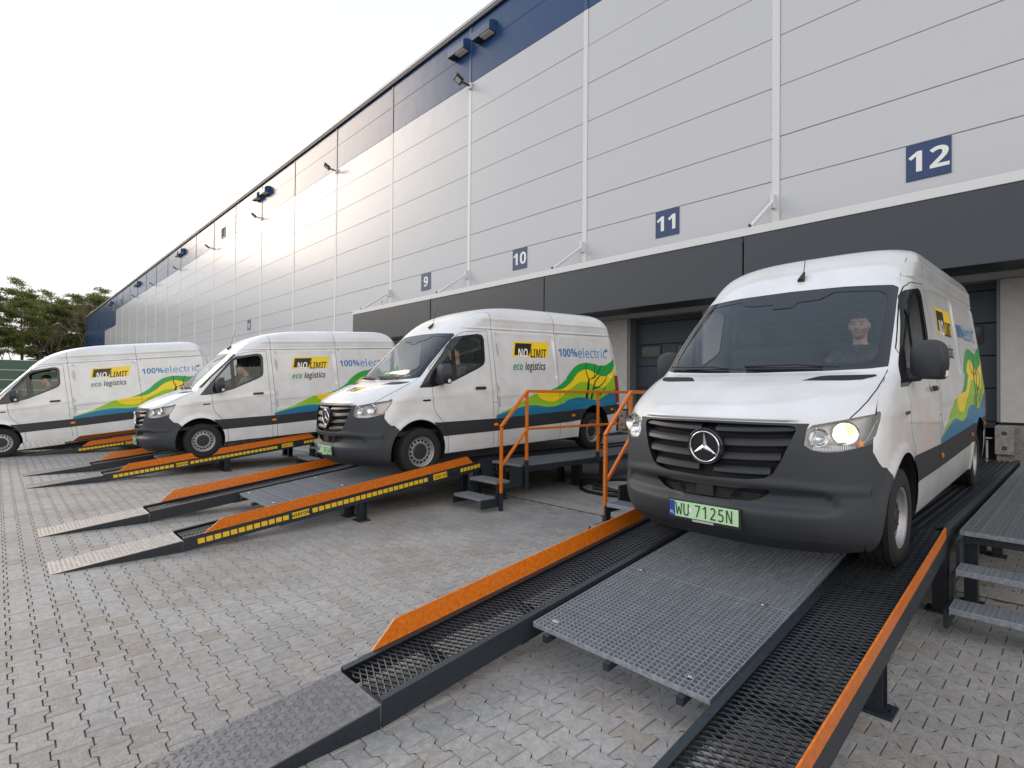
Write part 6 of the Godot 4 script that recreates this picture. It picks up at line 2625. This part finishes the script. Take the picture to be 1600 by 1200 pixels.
func nets(f: Callable, lo: Vector3, hi: Vector3, step: float) -> Array:
	# surface nets; returns triangles as [points, normals]
	var nx := int(ceil((hi.x - lo.x) / step)) + 1
	var ny := int(ceil((hi.y - lo.y) / step)) + 1
	var nz := int(ceil((hi.z - lo.z) / step)) + 1
	var val := PackedFloat32Array()
	val.resize(nx * ny * nz)
	var B := 5
	for bx in range(0, nx, B):
		for by in range(0, ny, B):
			for bz in range(0, nz, B):
				var d0: float = f.call(lo + Vector3(bx + B * 0.5, by + B * 0.5, bz + B * 0.5) * step)
				var far := absf(d0) > step * B * 1.15
				for x in range(bx, mini(bx + B, nx)):
					for y in range(by, mini(by + B, ny)):
						for z in range(bz, mini(bz + B, nz)):
							val[(x * ny + y) * nz + z] = d0 if far else f.call(lo + Vector3(x, y, z) * step)
	var idx := {}
	var pts := PackedVector3Array()
	var nrm := PackedVector3Array()
	var cor := [Vector3i(0, 0, 0), Vector3i(1, 0, 0), Vector3i(0, 1, 0), Vector3i(1, 1, 0), Vector3i(0, 0, 1), Vector3i(1, 0, 1), Vector3i(0, 1, 1), Vector3i(1, 1, 1)]
	var edges := [[0, 1], [2, 3], [4, 5], [6, 7], [0, 2], [1, 3], [4, 6], [5, 7], [0, 4], [1, 5], [2, 6], [3, 7]]
	var h := step * 0.5
	for x in nx - 1:
		for y in ny - 1:
			for z in nz - 1:
				var at := (x * ny + y) * nz + z
				var s0 := val[at] < 0.0
				if s0 == (val[at + 1] < 0.0) and s0 == (val[at + nz] < 0.0) and s0 == (val[at + nz + 1] < 0.0):
					var a2 := at + ny * nz
					if s0 == (val[a2] < 0.0) and s0 == (val[a2 + 1] < 0.0) and s0 == (val[a2 + nz] < 0.0) and s0 == (val[a2 + nz + 1] < 0.0):
						continue
				var c := PackedFloat32Array()
				for k in 8:
					c.append(val[((x + cor[k].x) * ny + y + cor[k].y) * nz + z + cor[k].z])
				var sum := Vector3.ZERO
				var n := 0
				for e in edges:
					var va := c[e[0]]
					var vb := c[e[1]]
					if (va < 0.0) != (vb < 0.0):
						sum += Vector3(cor[e[0]]).lerp(Vector3(cor[e[1]]), va / (va - vb))
						n += 1
				var p := lo + (Vector3(x, y, z) + sum / n) * step
				idx[Vector3i(x, y, z)] = pts.size()
				pts.append(p)
				nrm.append(Vector3(f.call(p + Vector3(h, 0, 0)) - f.call(p - Vector3(h, 0, 0)), f.call(p + Vector3(0, h, 0)) - f.call(p - Vector3(0, h, 0)), f.call(p + Vector3(0, 0, h)) - f.call(p - Vector3(0, 0, h))).normalized())
	var tp := PackedVector3Array()
	var tn := PackedVector3Array()
	for key in idx:
		var x: int = key.x
		var y: int = key.y
		var z: int = key.z
		var s := val[(x * ny + y) * nz + z] < 0.0
		for ax in 3:
			var o := [Vector3i(1, 0, 0), Vector3i(0, 1, 0), Vector3i(0, 0, 1)]
			var q: Vector3i = key + o[ax]
			if q.x >= nx or q.y >= ny or q.z >= nz or (val[(q.x * ny + q.y) * nz + q.z] < 0.0) == s:
				continue
			var u: Vector3i = o[(ax + 1) % 3]
			var v: Vector3i = o[(ax + 2) % 3]
			var quad := [key, key - u, key - u - v, key - v]
			var ok := true
			for k in quad:
				if not idx.has(k):
					ok = false
			if not ok:
				continue
			for t in [[0, 1, 2], [0, 2, 3]]:
				for w in t:
					tp.append(pts[idx[quad[w]]])
					tn.append(nrm[idx[quad[w]]])
	return [tp, tn]


func head_d(p: Vector3) -> float:
	var q := Vector3(absf(p.x), p.y, p.z)      # origin: base of the skull, face towards +z
	var d := ell_d(q, Vector3(0, 0.115, -0.012), Vector3(0.076, 0.103, 0.096))
	d = smin(d, ell_d(q, Vector3(0, 0.052, 0.030), Vector3(0.056, 0.062, 0.060)), 0.035)
	d = smin(d, ell_d(q, Vector3(0, 0.008, 0.062), Vector3(0.026, 0.020, 0.022)), 0.022)
	d = smin(d, cap_d(q, Vector3(0.012, 0.128, 0.080), Vector3(0.046, 0.126, 0.062), 0.011, 0.010), 0.014)
	d = smin(d, ell_d(q, Vector3(0.044, 0.082, 0.060), Vector3(0.022, 0.020, 0.020)), 0.02)
	d = maxf(d, -ell_d(q, Vector3(0.033, 0.109, 0.098), Vector3(0.019, 0.013, 0.018)))
	d = minf(d, ell_d(q, Vector3(0.033, 0.108, 0.074), Vector3(0.013, 0.0125, 0.0125)))
	d = smin(d, cap_d(q, Vector3(0, 0.112, 0.086), Vector3(0, 0.077, 0.108), 0.009, 0.0125), 0.012)
	d = smin(d, ell_d(q, Vector3(0.013, 0.073, 0.094), Vector3(0.009, 0.008, 0.010)), 0.008)
	d = smin(d, cap_d(q, Vector3(0, 0.052, 0.091), Vector3(0.020, 0.050, 0.082), 0.007, 0.004), 0.008)
	d = smin(d, cap_d(q, Vector3(0, 0.042, 0.090), Vector3(0.017, 0.043, 0.082), 0.0075, 0.004), 0.006)
	d = smin(d, ell_d(q, Vector3(0.079, 0.098, -0.010), Vector3(0.010, 0.031, 0.019)), 0.010)
	d = smin(d, cap_d(q, Vector3(0, 0.05, -0.03), Vector3(0, -0.085, -0.045), 0.054, 0.058), 0.03)
	return d


func body_d(p: Vector3) -> float:
	var q := Vector3(absf(p.x), p.y, p.z)      # origin: between the hips, facing +z
	var d := ell_d(q, Vector3(0, 0.03, -0.02), Vector3(0.175, 0.13, 0.135))
	d = smin(d, ell_d(q, Vector3(0, 0.21, -0.03), Vector3(0.160, 0.17, 0.118)), 0.08)
	d = smin(d, ell_d(q, Vector3(0, 0.41, -0.055), Vector3(0.178, 0.155, 0.118)), 0.08)
	d = smin(d, cap_d(q, Vector3(0, 0.525, -0.07), Vector3(0.165, 0.495, -0.065), 0.062, 0.066), 0.05)
	d = smin(d, cap_d(q, Vector3(0, 0.53, -0.065), Vector3(0, 0.60, -0.05), 0.066, 0.056), 0.03)
	d = smin(d, cap_d(q, Vector3(0.19, 0.495, -0.06), Vector3(0.265, 0.265, 0.085), 0.066, 0.050), 0.035)
	d = smin(d, cap_d(q, Vector3(0.265, 0.265, 0.085), Vector3(0.205, 0.285, 0.335), 0.050, 0.036), 0.02)
	d = smin(d, cap_d(q, Vector3(0.09, 0.01, 0.03), Vector3(0.135, 0.06, 0.40), 0.092, 0.068), 0.06)
	d = smin(d, cap_d(q, Vector3(0.135, 0.06, 0.40), Vector3(0.135, -0.33, 0.50), 0.066, 0.046), 0.03)
	# folds in the sleeves and across the belly
	d += 0.004 * sin(p.y * 62.0 + p.x * 25.0 + p.z * 30.0) * sin(p.x * 41.0 + p.y * 17.0)
	return d


func hand_d(p: Vector3) -> float:
	# x runs along the rim, y away from its middle, z forwards; the rim passes through the origin
	var d := ell_d(p, Vector3(0.0, 0.006, -0.030), Vector3(0.042, 0.032, 0.016))
	d = smin(d, cap_d(p, Vector3(0.0, 0.0, -0.035), Vector3(0.004, -0.018, -0.085), 0.026, 0.029), 0.02)
	for k in 4:
		var x := -0.031 + k * 0.0205
		var l: float = [0.9, 1.0, 0.97, 0.80][k]
		d = smin(d, cap_d(p, Vector3(x, 0.024, -0.022), Vector3(x * 1.03, 0.036 * l, 0.008), 0.0100, 0.0095), 0.006)
		d = smin(d, cap_d(p, Vector3(x * 1.03, 0.036 * l, 0.008), Vector3(x * 1.03, 0.016, 0.030 * l), 0.0095, 0.0088), 0.004)
		d = smin(d, cap_d(p, Vector3(x * 1.03, 0.016, 0.030 * l), Vector3(x, -0.010, 0.026 * l), 0.0088, 0.0078), 0.004)
	d = smin(d, cap_d(p, Vector3(-0.030, -0.006, -0.040), Vector3(-0.050, -0.022, -0.022), 0.0125, 0.0105), 0.010)
	d = smin(d, cap_d(p, Vector3(-0.050, -0.022, -0.022), Vector3(-0.054, -0.026, 0.008), 0.0105, 0.0085), 0.005)
	return d


var people_geo := {}


func person_mesh(cloth: Color, skin_c: Color, hair_c: Color, beard: float, nod: float, turn: float) -> ArrayMesh:
	if people_geo.is_empty():
		people_geo.head = nets(head_d, Vector3(-0.10, -0.10, -0.125), Vector3(0.10, 0.235, 0.135), 0.0052)
		people_geo.body = nets(body_d, Vector3(-0.36, -0.40, -0.22), Vector3(0.36, 0.66, 0.58), 0.0145)
		people_geo.hand = nets(hand_d, Vector3(-0.075, -0.06, -0.12), Vector3(0.06, 0.06, 0.06), 0.0042)
	var b := MB.new()
	b.colored = true
	var P: PackedVector3Array = people_geo.body[0]
	var N: PackedVector3Array = people_geo.body[1]
	for i in range(0, P.size(), 3):
		b.col = cloth
		var m := (P[i] + P[i + 1] + P[i + 2]) / 3.0
		if m.y > 0.585 and absf(m.x) < 0.09:
			b.col = skin_c
		elif m.y < 0.10 and m.z > 0.06:
			b.col = cloth * 0.6
		elif absf(m.x) < 0.006 and m.z > 0.0 and m.y > 0.1:
			b.col = cloth * 0.4
		b.tri(P[i], P[i + 1], P[i + 2], N[i], N[i + 1], N[i + 2])
	var T := Transform3D(Basis(Vector3.UP, turn) * Basis(Vector3.RIGHT, nod), Vector3(0, 0.655, -0.012 + nod * 0.06))
	P = people_geo.head[0]
	N = people_geo.head[1]
	for i in range(0, P.size(), 3):
		var m := (P[i] + P[i + 1] + P[i + 2]) / 3.0
		var ax := absf(m.x)
		var c := skin_c
		var jag := 0.004 * sin(m.x * 400.0) + 0.003 * sin(m.z * 310.0)
		if m.y > 0.160 - 0.35 * m.z * 0.0 + jag and m.z > 0.02 or m.y > 0.085 + jag and m.z < 0.012 and not (ax > 0.074 and m.z > -0.035) and m.y > 0.04:
			c = hair_c
		elif m.y > 0.03 and m.z < -0.055:
			c = hair_c
		elif m.y < 0.060 + 0.4 * maxf(0.0, ax - 0.03) and m.z > 0.005 and m.y > -0.02 and not (m.y > 0.036 and m.y < 0.057 and ax < 0.019 and m.z > 0.083):
			c = skin_c.lerp(hair_c, beard)
		elif m.y < 0.066 and m.y > 0.056 and ax < 0.026 and m.z > 0.07:
			c = skin_c.lerp(hair_c, beard)
		elif m.y > 0.036 and m.y < 0.057 and ax < 0.019 and m.z > 0.08:
			c = Color(skin_c.r * 0.8, skin_c.g * 0.52, skin_c.b * 0.5)
		elif m.y > 0.126 and m.y < 0.136 and ax > 0.012 and ax < 0.052 and m.z > 0.06:
			c = skin_c.lerp(hair_c, 0.85)
		elif ell_d(Vector3(ax, m.y, m.z), Vector3(0.033, 0.108, 0.074), Vector3(0.0145, 0.014, 0.014)) < 0.0:
			c = Color(0.05, 0.04, 0.035) if Vector2(ax - 0.033, m.y - 0.108).length() < 0.0055 else Color(0.32, 0.27, 0.25)
		b.col = c
		b.tri(T * P[i], T * P[i + 1], T * P[i + 2], T.basis * N[i], T.basis * N[i + 1], T.basis * N[i + 2])
	# hands closed on the rim of the steering wheel
	P = people_geo.hand[0]
	N = people_geo.hand[1]
	var SB := Basis(Vector3.RIGHT, -0.55)
	for s in [1.0, -1.0]:
		var ang := 0.35
		var rad: Vector3 = SB * Vector3(s * cos(ang), sin(ang), 0)
		var fw := SB * Vector3(0, 0, 1)
		var at: Vector3 = Vector3(0, 0.24, 0.44) + rad * 0.195
		var along: Vector3 = rad.cross(fw) * s
		var H := Transform3D(Basis(along, rad, fw), at)
		b.col = skin_c
		for i in range(0, P.size(), 3):
			b.tri(H * P[i], H * P[i + 1], H * P[i + 2], H.basis * N[i], H.basis * N[i + 1], H.basis * N[i + 2])
	return b.mesh()


func make_people() -> void:
	var seat := Transform3D(Basis(), Vector3(0.48, 1.075, -0.98))
	var skin_c := Color(0.56, 0.36, 0.27)
	var who := [
		["person at the wheel of the nearest van, short hair, beard and dark jacket", Color(0.020, 0.024, 0.030), Color(0.045, 0.030, 0.020), 0.45, 0.0, 0.06],
		["person at the wheel of the second van, dim behind its side window", Color(0.04, 0.045, 0.05), Color(0.05, 0.035, 0.02), 0.2, 0.0, 0.0],
		["person in a grey top looking down at the wheel of the third van", Color(0.085, 0.105, 0.115), Color(0.05, 0.028, 0.016), 0.15, 0.50, 0.1],
		["person in a black cap and orange vest at the wheel of the leftmost van", Color(0.10, 0.115, 0.12), Color(0.03, 0.02, 0.015), 0.2, 0.05, 0.0]]
	for i in 4:
		var w: Array = who[i]
		var t := thing("person", w[0], "person", Vector3.ZERO)
		t.transform = van_pose(i) * seat
		obj("body", person_mesh(w[1], skin_c, w[2], w[3], w[4], w[5]), M.skin, t)
		if i == 3:
			var b := MB.new()
			var HT := Transform3D(Basis(Vector3.RIGHT, 0.05), Vector3(0, 0.655, -0.009))
			var prof := []
			for k in 9:
				var a := PI / 2 * k / 8.0
				prof.append(Vector2(0.090 * cos(a), 0.135 + 0.100 * sin(a)))
			b.lathe(HT * Transform3D(Basis().scaled(Vector3(0.95, 1, 1.15)), Vector3(0, 0, -0.012)), prof, 24, true)
			var br := PackedVector2Array()
			for k in 13:
				var a := PI * k / 12.0
				br.append(Vector2(cos(a) * 0.082, 0.055 + sin(a) * 0.125))
			b.prism(HT * Transform3D(Basis(Vector3.RIGHT, PI / 2 + 0.15), Vector3(0, 0.145, 0.0)), br, 0.006)
			obj("cap", b.mesh(), M.cap_black, t)
			# the vest: shell over shoulders and chest, open in front
			b = MB.new()
			var P: PackedVector3Array = people_geo.body[0]
			var N: PackedVector3Array = people_geo.body[1]
			for q in range(0, P.size(), 3):
				var m := (P[q] + P[q + 1] + P[q + 2]) / 3.0
				if m.y > 0.05 and m.y < 0.575 and absf(m.x) < 0.185 and absf(m.x) > 0.035 - 0.05 * float(m.z < 0.0) and not (m.z > 0.1 and m.y < 0.2):
					b.tri(P[q] + N[q] * 0.010, P[q + 1] + N[q + 1] * 0.010, P[q + 2] + N[q + 2] * 0.010, N[q], N[q + 1], N[q + 2])
			obj("vest", b.mesh(), M.cloth_orange, t)


func _ready() -> void:
	rng.seed = 11
	make_materials()
	make_view()
	make_ground()
	make_warehouse()
	make_canopy()
	make_fence()
	make_trees()
	make_ramps()
	make_vans()
	make_people()
	make_wall_things()
